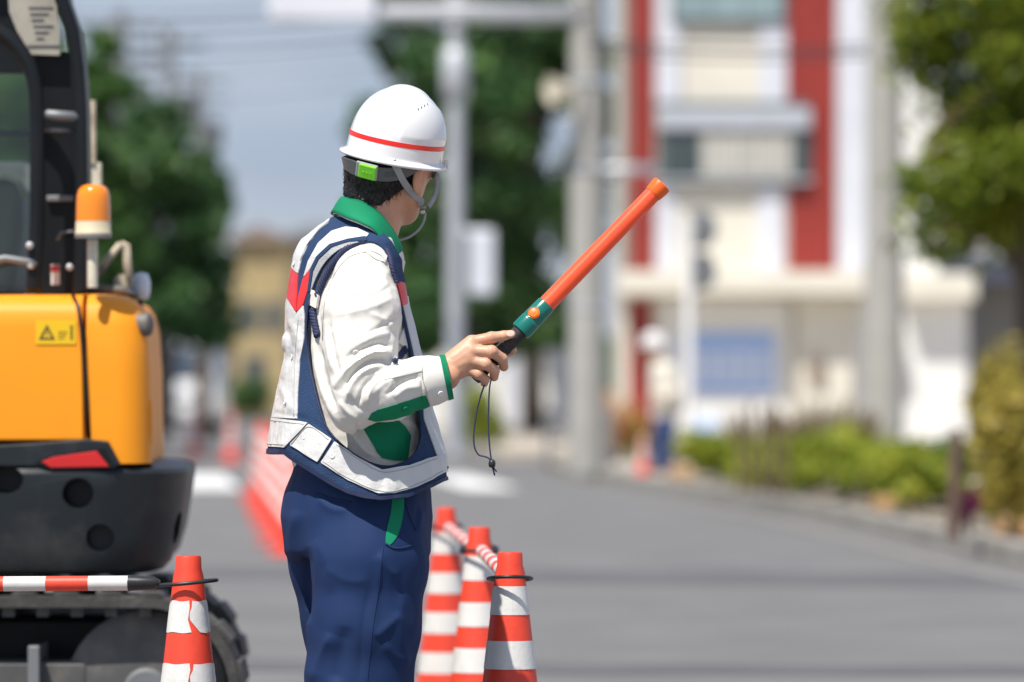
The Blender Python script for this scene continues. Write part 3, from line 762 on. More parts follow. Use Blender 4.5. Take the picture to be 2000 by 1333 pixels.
shrub(1205, 70.5, .3, .3, 1.0, "flower_orange", "orange flowering plant between the signal pole and the worker", 83, 600, .09, None, z0=.12, cat="flowers")
shrub(1250, 71.5, .3, .3, .6, "leaf_bright", "small green plant under the orange flowers", 84, 400, .09, None, z0=.12)
pst = MB(); Xp = XP(1862, 34.6); pst.tube([(Xp, 34.6, .13), (Xp + .01, 34.6, .45), (Xp + .02, 34.62, .80)], [.045, .042, .036], 10); o = pst.build("wooden_post", MT["wood_brown"], None, True, sharp=50); tag(o, "dark brown wooden post in the bed near the right edge", "post")
for i, (x, Y, h, lab) in enumerate(((1446, 48, .68, "leftmost dark picket stake in the bed"), (1466, 47.6, .8, "second dark picket stake from the left"), (1490, 47.2, .74, "middle dark picket stake of the row"), (1512, 46.8, .8, "fourth dark picket stake, beside the green bush"), (1534, 46.4, .66, "rightmost dark picket stake of the row"))):
    X = XP(x, Y); m = MB(); m.prism([(-.022, 0), (.022, 0), (.018, h - .06), (.004, h), (-.02, h - .05)], lambda a, z: (X + a, Y, .16 + z), lambda a, z: (X + a, Y + .03, .16 + z)); o = m.build("picket_stake", MT["wood_brown"], bev=.006); tag(o, lab, "stake", "picket stakes in the flower bed")
# dry grass tufts behind the bushes
for i, (x, Y, h, lab) in enumerate(((1565, 52, .8, "dry grass tuft right of the picket stakes"), (1610, 51, .85, "tall dry grass tuft before the cream column"), (1655, 50, .75, "dry grass tuft left of the beige pole"), (1478, 54, .75, "dry grass tuft behind the picket stakes"))):
    rs = np.random.RandomState(90 + i); c = np.array((XP(x, Y), Y, .16)); V = []; Fc = []
    for k in range(90):
        a = rs.uniform(0, 6.28); r_ = rs.uniform(0, .14); tip = np.array((math.cos(a), math.sin(a), 0)) * rs.uniform(.08, .3); b0 = c + np.array((math.cos(a), math.sin(a), 0)) * r_; hh = h * rs.uniform(.6, 1); s = np.array((-math.sin(a), math.cos(a), 0)) * .011; k0 = len(V)
        V += [b0 - s, b0 + s, b0 + tip * .4 + (0, 0, hh * .6) + s * .8, b0 + tip + (0, 0, hh), b0 + tip * .4 + (0, 0, hh * .6) - s * .8]; Fc.append((k0, k0 + 1, k0 + 2, k0 + 3, k0 + 4))
    o = mk("grass_tuft", V, Fc, MT["grass_dry"]); at = o.data.attributes.new("leaf", 'FLOAT', 'FACE'); at.data.foreach_set("value", rs.uniform(0, 1, len(Fc)).astype(np.float32)); tag(o, lab, "grass tuft", "dry grass tufts in the bed")
# dark railing hoops at the foot of the signal pole
for i, (x, lab) in enumerate(((1108, "dark hoop railing left of the signal pole"), (1160, "dark hoop railing in front of the signal pole"))):
    Y = 66.5 - i; X = XP(x, Y); b = empty("hoop_railing", (X, Y, .1), lab, "railing", "railings by the signal pole")
    MB().tube(spline([(X - .22, Y + .3, .1), (X - .22, Y + .3, .62), (X - .15, Y + .2, .74), (X + .12, Y - .2, .74), (X + .18, Y - .3, .62), (X + .18, Y - .3, .1)], 5), .035, 8).build("hoop", MT["tin_grey"], b, True)
    MB().tube([(X - .22, Y + .3, .42), (X + .18, Y - .3, .42)], .022, 8).build("bar", MT["tin_grey"], b, True)
    for q in (.25, .5, .75): MB().tube([(X - .22 + .4 * q, Y + .3 - .6 * q, .42), (X - .22 + .4 * q, Y + .3 - .6 * q, .74)], .014, 6).build("baluster", MT["tin_grey"], b)
# ================================================================ traffic cones and bars
pm("cone_red", (.80, .062, .028), .5, .08, 9., .06, 60, dirt=(.5, .05, .035), dscale=12., damt=.5)
pm("cone_white", (.70, .69, .66), .38, .05, 20., .08, 120, dirt=(.5, .48, .44), dscale=16., damt=.5)
pm("bar_white", (.66, .65, .62), .4, .06, 14., dirt=(.4, .38, .35), dscale=20., damt=.5)
pm("cone_weight", (.55, .16, .03), .7, .12, 9.)
CH = .70
def cr_(z): return .0278 + .1145 * (CH - z)
def cone_at(loc, label, group=None, bands=((.563, .626), (.444, .506), (.325, .388), (.206, .268)), torn=False, rz=0., weight=False):
    c = empty("traffic_cone", loc, label, "traffic cone", group, rz)
    MB().lathe([(cr_(.03), .028), (cr_(.3), .3), (cr_(.62), .62), (cr_(.655), .655), (.0285, .672), (.0278, .695), (.0255, CH), (.018, CH), (.017, .66)], 32).build("body", MT["cone_red"], c, True, local=True, sharp=50)
    m = MB(); q = .165; k = .045
    pl = []
    for (sx, sy) in ((1, 1), (-1, 1), (-1, -1), (1, -1)):
        for a in range(5):
            an = math.atan2(sy, sx) - math.pi / 4 + a * math.pi / 8; pl.append((sx * (q - k) + k * math.cos(an), sy * (q - k) + k * math.sin(an)))
    m.prism(pl, lambda x, y: (x, y, .001), lambda x, y: (x, y, .03)); m.build("base", MT["cone_red"], c, bev=.006, local=True)
    rs = random.Random(int(loc[1] * 100))
    for (z0, z1) in bands:
        n = 40; V = []; Fc = []; K = 6; jag = [.10, .02, -.06, -.02, .03, .0] if torn else [0] * K; j2 = [j + e_ for j, e_ in zip(jag, (.42, .26, .10, .03, .10, .16))] if torn else [0] * K
        for i in range(n + 1):
            for kk in range(K):
                z = z0 + (z1 - z0) * kk / (K - 1); s = i / n; a0 = -math.pi / 2 + .1 + j2[kk]; a1 = -math.pi / 2 + .1 + 2 * math.pi + jag[kk]; a = a0 + (a1 - a0) * s; r_ = cr_(z) + .0011
                V.append((r_ * math.cos(a), r_ * math.sin(a), z + (.0012 * math.sin(i * .9 + z0 * 40) if kk in (0, K - 1) and torn else 0)))
        for i in range(n):
            for kk in range(K - 1): Fc.append((i * K + kk, i * K + K + kk, i * K + K + kk + 1, i * K + kk + 1))
        o = mk("reflective_band", V, Fc, MT["cone_white"], c, True, local=True)
    if weight: MB().lathe([(cr_(.04) + .004, .031), (.15, .031), (.155, .05), (.14, .075), (cr_(.075) + .004, .08)], 24, caps=False).build("weight_ring", MT["cone_weight"], c, True, local=True, sharp=50)
    return c
def bar(A, B, label, group, n=12, r=.0165, first=1, ring=True, ends=(True, True)):
    A, B = Vector(A), Vector(B); d = (B - A).normalized(); L = (B - A).length; b = empty("cone_bar", A, label, "barrier bar", group)
    e = .085; s0, s1 = A + d * (e + .04), B - d * (e + .04); LL = (s1 - s0).length
    for k in range(n):
        MB().tube([s0 + d * (LL * k / n), s0 + d * (LL * (k + 1) / n - .0002)], r, 14).build("stripe", MT["cone_red" if (k + first) % 2 else "bar_white"], b, True, sharp=50)
    for (p, q, on) in ((A, d, ends[0]), (B, -d, ends[1])):
        if not on: continue
        MB().tube([p + q * .062, p + q * .075, p + q * .11, p + q * (e + .046)], [.007, .014, .016, .0175], 12).build("end_socket", MT["black_plastic"], b, True, sharp=50)
        rad = .048; pts = []
        for k in range(25):
            a = 2 * math.pi * k / 24; side = Vector((-q.y, q.x, 0)).normalized(); hx = Vector((q.x, q.y, 0)).normalized()
            pts.append(p + hx * math.cos(a) * (rad + .014) + side * math.sin(a) * rad + Vector((0, 0, .006 * -math.cos(a))))
        MB().tube(pts, .0042, 8, caps=False).build("end_ring", MT["black_plastic"], b, True)
    return b
def cpt(x, Y): return Vector((XP(x, Y), Y, 0))
def ytop(y): return (CAMZ - CH) * F / (y - HY)
Yl = Y0 - .05
cl_ = cone_at(cpt(368, Yl), "red and white cone with a torn band, front left before the excavator", "cones near the guard", bands=((.535, .603), (.40, .468), (.27, .338), (.14, .2)), torn=True)
c3 = cone_at(cpt(996, ytop(1079)), "nearest of the three cones right of the guard's legs", "cones near the guard")
c2 = cone_at(cpt(936, ytop(1030)), "middle of the three cones right of the guard's legs", "cones near the guard")
c1 = cone_at(cpt(871, ytop(992)), "farthest of the three cones, half behind the guard's thigh", "cones near the guard")
zr = lambda c, z: Vector(c.location) + Vector((0, 0, z))
bar(cpt(-760, Yl + .1) + Vector((0, 0, .63)), zr(cl_, .641), "red and white barrier bar reaching the front left cone", "bars between cones", 11, first=0)
bar(zr(c2, .645), zr(c3, .642), "barrier bar between the middle and nearest right cones", "bars between cones")
bar(zr(c1, .645), zr(c2, .636), "barrier bar between the farthest and middle right cones", "bars between cones")
# dense row further back, seen left of the guard
row = []
proto = None
def rowX(Y): return -1.36 - .056 * (Y - 36)
for i, Y in enumerate(np.arange(35.5, 54.5, 2.3)):
    loc = (rowX(Y) - .02, Y, 0); lab = "red and white cone in the blurred row seen left of the guard's hip"
    if proto is None: proto = cone_at(loc, lab, "blurred cone row behind the guard"); c = proto
    else:
        c = copy_tree(proto); c.location = loc
    c.rotation_euler.z = i * .7; row.append(c)
for (x, Y, lab) in ((452, 79, "small far cone on the road left of the guard's hem"), (380, 82, "small far cone on the road just below the white van")):
    c = copy_tree(proto); c.location = (XP(x, Y), Y, 0); c["label"] = lab; c["group"] = "far cones by the van"
c = copy_tree(c3); c.location = (XP(1256, 60.2), 60.2, .125); c["label"] = "red cone beside the background worker's legs"; c.scale = (.62, .62, .62); del c["group"]

# ================================================================ the excavator
pm("excavator_yellow", (.88, .315, .012), .45, .03, 2.5, .02, 30, spec=.3, dirt=(.60, .23, .03), dscale=5., damt=.4)
pm("counterweight_grey", (.014, .019, .023), .42, .15, 4., .04, 40, spec=.35, dirt=(.075, .072, .065), dscale=5., damt=.55)
pm("tail_red", (.55, .012, .012), .2, .05, 6., coat=.5)
pm("amber_lens", (.95, .27, .008), .12, .04, 6., coat=.5, trans=.08)
pm("beacon_base", (.66, .58, .40), .45, .05, 8.)
pm("sticker_yellow", (.80, .50, .01), .4, .03, 8.)
pm("sticker_black", (.05, .04, .02), .5, .03, 8.)
pm("paper_grey", (.36, .34, .29), .7, .10, 14., dirt=(.2, .19, .17), dscale=30., damt=.5)
pm("seat_grey", (.10, .10, .105), .7, .1, 10., .1, 80)
pm("track_rubber", (.045, .044, .042), .8, .25, 10., .3, 60, dirt=(.20, .18, .15), dscale=6., damt=.7)
pm("dusty_metal", (.10, .10, .10), .6, .2, 8., metal=.3, dirt=(.22, .19, .15), dscale=8., damt=.6)
pm("mirror_white", (.70, .74, .80), .2, .03, 4.)
YN, YF = 14.6, 16.1
ex = empty("excavator", (XP(0, 15.3), 15.3, 0), "yellow excavator with dark counterweight and amber beacon at the left edge", "excavator")
ez = lambda y, Y=YN: CAMZ + (HY - y) / F * Y
eX = lambda x, Y=YN: XP(x, Y)
def plan(XL, XR, rc, ins, bulge=-.012, yn=YN, yf=YF):
    yn2, yf2, xr = yn + ins, yf - ins, XR - ins; o = [(XL, yn2)]
    for k in range(9):
        a = -math.pi / 2 + k * math.pi / 16; o.append((xr - rc + rc * math.cos(a), yn2 + rc + rc * math.sin(a)))
    for k in range(1, 6):
        t = k / 6; o.append((xr + bulge * math.sin(math.pi * t), yn2 + rc + (yf2 - yn2 - 2 * rc) * t))
    for k in range(9):
        a = k * math.pi / 16; o.append((xr - rc + rc * math.cos(a), yf2 - rc + rc * math.sin(a)))
    o.append((XL, yf2)); return [(x - (.058 * (y - yn) / (yf - yn) if x > XL + .01 else 0), y) for x, y in o]
def loft(levels, mat, name, par, bev=0.):
    """levels: (z, plan polygon)"""
    m = MB(); n = len(levels[0][1]); V = []; Fc = []
    for z, pl in levels: V += [(x, y, z) for x, y in pl]
    for i in range(len(levels) - 1):
        for k in range(n):
            k2 = (k + 1) % n; Fc.append((i * n + k, i * n + k2, (i + 1) * n + k2, (i + 1) * n + k))
    Fc += [tuple(range(n)), tuple((len(levels) - 1) * n + k for k in range(n))]
    m.add(V, Fc); return m.build(name, mat, par, True, bev=bev, sharp=38)
XR = -.925
def hoodlev(XLt, XRt, rc, zb, zt):
    return [(zb, plan(XLt, XRt, rc, 0)), (zb + (zt - zb) * .55, plan(XLt, XRt, rc, .004)), (zt - .085, plan(XLt, XRt, rc, .012)), (zt - .04, plan(XLt, XRt, rc, .024)), (zt - .016, plan(XLt, XRt, rc, .042)), (zt - .004, plan(XLt, XRt, rc, .068)), (zt, plan(XLt, XRt, rc, .10))]
# rear cover
loft(hoodlev(eX(168), XR, .09, ez(906), ez(574)), MT["excavator_yellow"], "rear_cover", ex)
# side door: flat panel with rounded top edge
m = MB(); prof = [(0, 862), (0, 640), (.006, 612), (.018, 594), (.045, 580), (.09, 575)]
pts = [(YN + d, ez(y)) for d, y in prof] + [(YN + .7, ez(575)), (YN + .7, ez(862))]
XS = [eX(-700), eX(-560), eX(-2), eX(100), eX(148), eX(158)]
m.prism(pts, lambda y, z: (eX(-700), y, z), lambda y, z: (eX(160) + (ez(575) - z) * .02, y, z))
m.build("side_door", MT["excavator_yellow"], ex, True, bev=.006, sharp=40)
MB().bx(eX(-690), eX(230), YN + .13, YF - .13, ez(890), ez(600)).build("inner_frame", MT["black_paint"], ex)
# seam that bows like the photo's shut line
o = MB().tube([(eX(x), YN - .001 + d, ez(y)) for x, y, d in ((140, 578, .05), (152, 600, .014), (159, 640, .002), (164, 700, .001), (169, 780, .001), (173, 856, .001))], .006, 6).build("shut_line", MT["black_paint"], ex, True)
# counterweight
XC = -.846
cwl = [(ez(1124), plan(eX(-700), XC - .06, .2, .03)), (ez(1116), plan(eX(-700), XC - .042, .21, .012)), (ez(1098), plan(eX(-700), XC - .03, .22, .002)), (ez(1050), plan(eX(-700), XC - .016, .24, -.004)), (ez(960), plan(eX(-700), XC - .004, .25, -.012)), (ez(925), plan(eX(-700), XC, .25, -.014)), (ez(916), plan(eX(-700), XC, .25, -.008)), (ez(911), plan(eX(-700), XC, .25, .01)), (ez(907), plan(eX(-700), XC - .02, .24, .04))]
cw = loft(cwl, MT["counterweight_grey"], "counterweight", ex)
def cutter(L):
    for (p, d, r_, dep, sx) in L:
        M = zto(d) @ Matrix.Diagonal((1, sx, 1)); c = MB().lathe([(r_ * 1.25, -.06), (r_ * 1.12, .0), (r_, .02), (r_ * .9, dep), (0, dep)], 26, p, M).build("cut", None)
        md = cw.modifiers.new("hole", 'BOOLEAN'); md.operation = 'DIFFERENCE'; md.object = c; md.solver = 'EXACT'
        yield c
cuts = list(cutter([((eX(153), YN - .02, ez(965)), (0, 1, 0), .038, .09, 1), ((eX(196), YN - .018, ez(1052)), (0, 1, 0), .036, .06, 1), ((eX(10), YN - .02, ez(938)), (0, 1, 0), .045, .10, .8), ((XC - .0085 + .012, YN + .185 - .003, ez(1032, 14.8)), (-.978, .2, 0), .036, .09, 1.2)]))
dg = bpy.context.evaluated_depsgraph_get(); dg.update(); me = bpy.data.meshes.new_from_object(cw.evaluated_get(dg)); cw.modifiers.clear(); cw.data = me
for c in cuts: bpy.data.objects.remove(c)
me.polygons.foreach_set("use_smooth", [True] * len(me.polygons)); me.set_sharp_from_angle(angle=R(35))
# raised shoulder of the counterweight with the tail lamp
m = MB(); sh = [(-700, 912), (-700, 880), (-120, 876), (60, 866), (170, 858), (212, 862), (236, 906), (237, 912)]
m.prism(sh, lambda x, y: (eX(x), YN - .012, ez(y)), lambda x, y: (eX(x), YF + .01, ez(y))); m.build("counterweight_shoulder", MT["counterweight_grey"], ex, bev=.012, seg=3)
m = MB(); m.prism([(70, 904), (98, 890), (205, 876), (228, 914), (96, 918)], lambda x, y: (eX(x), YN - .0145, ez(y)), lambda x, y: (eX(x), YN - .013, ez(y))); tl = m.build("tail_lamp_recess", MT["black_paint"], ex)
m = MB(); m.prism([(82, 902), (104, 893), (190, 881), (214, 912), (100, 914)], lambda x, y: (eX(x), YN - .020, ez(y)), lambda x, y: (eX(x), YN - .0155, ez(y))); m.build("tail_lamp", MT["tail_red"], ex, bev=.002)
# corner lamp, grab recess, sticker, vent
cx = Vector((-.940, 14.655, ez(634))); nn = Vector((.906, -.42, 0)).normalized(); M = zto(nn) @ Matrix.Diagonal((1.45, 1, 1))
M = Matrix((Vector((0, 0, 1)), nn.cross(Vector((0, 0, 1))), nn)).transposed() @ Matrix.Diagonal((1.35, 1, 1))
MB().lathe([(.022, -.03), (.022, .006), (.018, .010), (.01, .013), (0, .014)], 20, cx, M).build("key_cover", MT["dusty_metal"], ex, True, sharp=50)
rc_ = [o for o in ex.children if o.name.startswith("rear_cover")][0]
Mg = Matrix((nn.cross(Vector((0, 0, 1))), Vector((0, 0, 1)), nn)).transposed()
ct = MB().lathe([(0, -1), (.5, -.87), (.87, -.5), (1, 0), (.87, .5), (.5, .87), (0, 1)], 24, (-.924, 14.676, ez(824)), Mg @ Matrix.Diagonal((.034, .066, .026))).build("cut", None, None, True)
md = rc_.modifiers.new("hole", 'BOOLEAN'); md.object = ct; md.solver = 'EXACT'
dg = bpy.context.evaluated_depsgraph_get(); dg.update(); me = bpy.data.meshes.new_from_object(rc_.evaluated_get(dg)); rc_.modifiers.clear(); rc_.data = me; bpy.data.objects.remove(ct)
me.polygons.foreach_set("use_smooth", [True] * len(me.polygons)); me.set_sharp_from_angle(angle=R(30))
st_ = MB().bx(eX(70), eX(149), YN - .0025, YN - .001, ez(673), ez(626)).build("warning_sticker", MT["sticker_yellow"], ex)
tr = [(92, 634), (76, 664), (108, 664)]
m = MB(); t2 = [(92, 642), (83, 660), (101, 660)]
m.add([(eX(x), YN - .0032, ez(y)) for x, y in tr + t2], [(0, 1, 4, 3), (1, 2, 5, 4), (2, 0, 3, 5)]); m.build("warning_triangle", MT["sticker_black"], st_)
MB().bx(eX(91), eX(93.2), YN - .0034, YN - .0028, ez(656), ez(647)).build("warning_mark", MT["sticker_black"], st_)
m = MB(); m.bx(eX(138), eX(142), YN - .0034, YN - .0028, ez(664), ez(643)); m.lathe([(0, -.0005), (.004, 0), (0, .0005)], 12, (eX(140), YN - .0032, ez(639)), zto((0, 1, 0))); m.build("warning_figure", MT["sticker_black"], st_)
for k in range(3): MB().bx(eX(114), eX(132 - k * 3), YN - .0034, YN - .0028, ez(650 + k * 6), ez(648.5 + k * 6)).build("print_line", MT["sticker_black"], st_)
# grey rounded top cap behind the cab
m = MB(); pr = [(136, 577), (146, 562), (165, 556), (250, 560), (268, 577)]
m.prism(pr, lambda x, y: (eX(x, 15), 14.85, ez(y, 15)), lambda x, y: (eX(x, 15), 15.6, ez(y, 15))); m.build("top_cap", MT["dusty_metal"], ex, bev=.015, seg=3)
# mirror head
c = P(276, 560, 15.2); MB().lathe([(.0, -.036), (.018, -.034), (.024, -.015), (.025, .012), (.018, .034), (0, .038)], 20, c).build("mirror", MT["mirror_white"], ex, True)
MB().tube([c + Vector((0, 0, -.03)), c + Vector((-.01, 0, -.075))], .008, 8).build("mirror_stem", MT["black_paint"], ex)
# cab: rear pillar, bent handrail, bulkhead, seat
YC = 14.75; cz = lambda y: ez(y, YC); cX = lambda x: XP(x, YC)
outer = [(108, -150), (128, -60), (134, 0), (154, 58), (164, 135), (169, 216), (171, 360), (168, 576), (142, 576), (147, 360), (145, 216), (139, 135), (127, 58), (106, 0), (70, -110)]
m = MB(); V = [(cX(x), YC, cz(y)) for x, y in outer] + [(cX(x), YC + .16, cz(y)) for x, y in outer]; n = len(outer); h = 7
quads = [(0, 1, 14)] + [(i, i + 1, 14 - i, 15 - i) for i in range(1, 7)]
Fc = [tuple(q) for q in quads] + [tuple(n + j for j in reversed(q)) for q in quads] + [(k, n + k, n + (k + 1) % n, (k + 1) % n) for k in range(n)]
m.add(V, Fc); m.build("rear_pillar", MT["black_paint"], ex, True, bev=.008, sharp=40)
MB().tube([(cX(x), YC - .03, cz(y)) for x, y in spline([(-60, 25), (-10, 58), (30, 88), (58, 128), (71, 180), (74, 270), (74, 400), (72, 480), (66, 575)], 6)], .0195, 14).build("handrail", MT["black_paint"], ex, True)
MB().tube([(cX(80), YC - .02, cz(224)), (cX(166), YC + .02, cz(230))], .0135, 12).build("rail_brace", MT["tin_grey"], ex, True)
MB().tube([(cX(84), YC, cz(253)), (cX(150), YC + .03, cz(255))], .006, 8).build("rail_rod", MT["tin_grey"], ex, True)
m = MB(); m.bx(cX(64), cX(146), YC + .10, YC + .13, cz(576), cz(98)); m.bx(cX(-120), cX(64.2), YC + .101, YC + .129, cz(140), cz(98)); m.bx(cX(-120), cX(108), YC + .102, YC + .128, cz(98.5), cz(-150)); m.build("bulkhead", MT["black_paint"], ex)
pm("tinted_glass", (.62, .75, .72), .03, 0., 1., trans=1.); MB().bx(cX(-120), cX(63.5), YC + .112, YC + .118, cz(570), cz(141)).build("rear_window", MT["tinted_glass"], ex)
MB().bx(cX(-120), cX(64), YC + .135, YC + .16, cz(262), cz(250)).build("window_bar", MT["black_paint"], ex)
MB().bx(cX(86), cX(140), YC + .08, YC + .099, cz(392), cz(380)).build("bulkhead_rib", MT["tin_grey"], ex, bev=.003)
pp_ = [(10, -40), (98, -40), (106, 0), (112, 60), (113, 106), (58, 104), (30, 60), (14, 20)]
m = MB(); m.prism(pp_, lambda x, y: (cX(x), YC + .06, cz(y)), lambda x, y: (cX(x), YC + .065, cz(y))); pg = m.build("instruction_plate", MT["paper_grey"], ex)
for k in range(6): MB().bx(cX(52 + 3 * k), cX(100 - (k % 3) * 9), YC + .0575, YC + .0592, cz(14 + k * 12), cz(11 + k * 12)).build("print_line", MT["seat_grey"], pg)
MB().bx(cX(50), cX(112), YC + .0575, YC + .0592, cz(90), cz(86)).build("print_rule", MT["seat_grey"], pg)
m = MB(); sp2 = [(-120, 580), (-120, 420), (-60, 372), (-15, 348), (18, 346), (42, 360), (54, 392), (54, 440), (44, 520), (36, 580)]
m.prism(sp2, lambda x, y: (XP(x, 15.1), 14.95, ez(y, 15.1)), lambda x, y: (XP(x, 15.1), 15.35, ez(y, 15.1))); m.build("seat", MT["seat_grey"], ex, True, bev=.03, seg=4, sharp=50)
MB().tube([P(-20, 352, 14.94), P(10, 345, 14.94), P(36, 356, 14.94), P(50, 385, 14.94)], .008, 8).build("seat_piping", MT["paper_grey"], ex, True)
MB().tube([P(x, y, 14.7) for x, y in ((-40, 515), (10, 505), (55, 512), (70, 520))], .010, 10).build("armrest_bar", MT["tin_grey"], ex, True)
for (x, y, r_) in ((58, 480, .010), (136, 522, .009), (60, 520, .008)): MB().lathe([(r_, -.01), (r_, .008), (r_ * .6, .012), (0, .012)], 14, P(x, y, YC - .05), zto((0, -1, 0))).build("bolt_head", MT["metal_grey" if False else "galvanised"], ex, True, sharp=50)
lb = MB().bx(cX(96), cX(113), YC + .06, YC + .064, cz(556), cz(516)).build("small_label", MT["white_paint"], ex)
MB().bx(cX(96.5), cX(112.5), YC + .057, YC + .0592, cz(530), cz(518)).build("label_band", MT["tail_red"], lb)
MB().tube([P(112, 470, YC + .05), P(120, 455, YC + .05), P(150, 452, YC + .05)], .004, 8).build("cable", MT["tin_grey"], ex, True)
zr_ = cz(-150)
MB().bx(cX(-640), cX(-30), YC - .02, YC + .98, zr_ - .01, zr_ + .07).build("cab_roof", MT["black_paint"], ex, bev=.03, seg=3)
for (px_c, yy) in ((-620, YC + .02), (-620, YC + .90)): MB().bx(cX(px_c), cX(px_c) + .06, yy, yy + .06, ez(576), zr_).build("cab_post", MT["black_paint"], ex, bev=.01)
MB().bx(cX(-600), cX(40), YC + .05, YC + .95, ez(600), ez(574)).build("cab_floor", MT["black_paint"], ex, bev=.01)
# beacon on its post
YB = 14.58
bc = MB().tube([P(181, 562, YB), P(181, 470, YB)], .0135, 12).build("beacon_post", MT["cream_paint"], ex, True, sharp=50)
MB().lathe([(.044, 0), (.047, .004), (.047, .010), (.0455, .012), (.045, .036), (.0445, .038)], 32, P(182, 462, YB)).build("beacon_base", MT["beacon_base"], ex, True, sharp=40)
MB().lathe([(.047, 0), (.047, .009), (.04, .009)], 32, P(182, 463, YB - .0) - Vector((0, 0, .003))).build("beacon_rim", MT["tin_grey"], ex, True, sharp=40)
z0 = P(182, 462, YB) + Vector((0, 0, .0382))
ln = MB().lathe([(.0445, 0), (.0445, .008), (.0438, .035), (.0425, .065), (.038, .081), (.030, .090), (.016, .095), (0, .096)], 32, z0).build("beacon_lens", MT["amber_lens"], ex, True, sharp=40)
MB().lathe([(.018, .002), (.018, .05), (.01, .062), (0, .064)], 16, z0).build("reflector", MT["metal_clip" if "metal_clip" in MT else "galvanised"], ln, True)
# cream rusty boom parts behind the beacon
YR = 15.5
MB().bx(XP(170, YR), XP(197, YR), YR, YR + .04, ez(365, YR), ez(318, YR)).build("bracket_plate", MT["cream_paint"], ex, bev=.003)
MB().tube([P(182, 320, YR), P(181, 196, YR)], [.009, .010], 10).build("signal_rod", MT["rusty_cream"], ex, True, sharp=50)
MB().tube([P(182, 470, YR), P(181, 364, YR)], .009, 10).build("signal_rod", MT["rusty_cream"], ex, True, sharp=50)
MB().tube([P(184, 545, YR), P(212, 505, YR), P(236, 477, YR)], [.011, .010, .010], 8).build("lamp_stay", MT["rusty_cream"], ex, True)
MB().tube([P(236, 477, YR), P(246, 480, YR), P(249, 520, YR), P(256, 562, YR)], [.010, .012, .012, .011], 8).build("lamp_stay", MT["rusty_cream"], ex, True)
MB().lathe([(.0, -.006), (.022, -.006), (.022, .006), (0, .006)], 12, P(238, 552, YR), zto((0, 1, 0))).build("pivot_lug", MT["rusty_cream"], ex, True, sharp=50)
# a pale machine cover behind the seat
MB().bx(XP(-80, 15.9), XP(56, 15.9), 15.85, 16.0, ez(520, 15.9), ez(318, 15.9)).build("far_cover", MT["cream_paint"], ex, bev=.01)
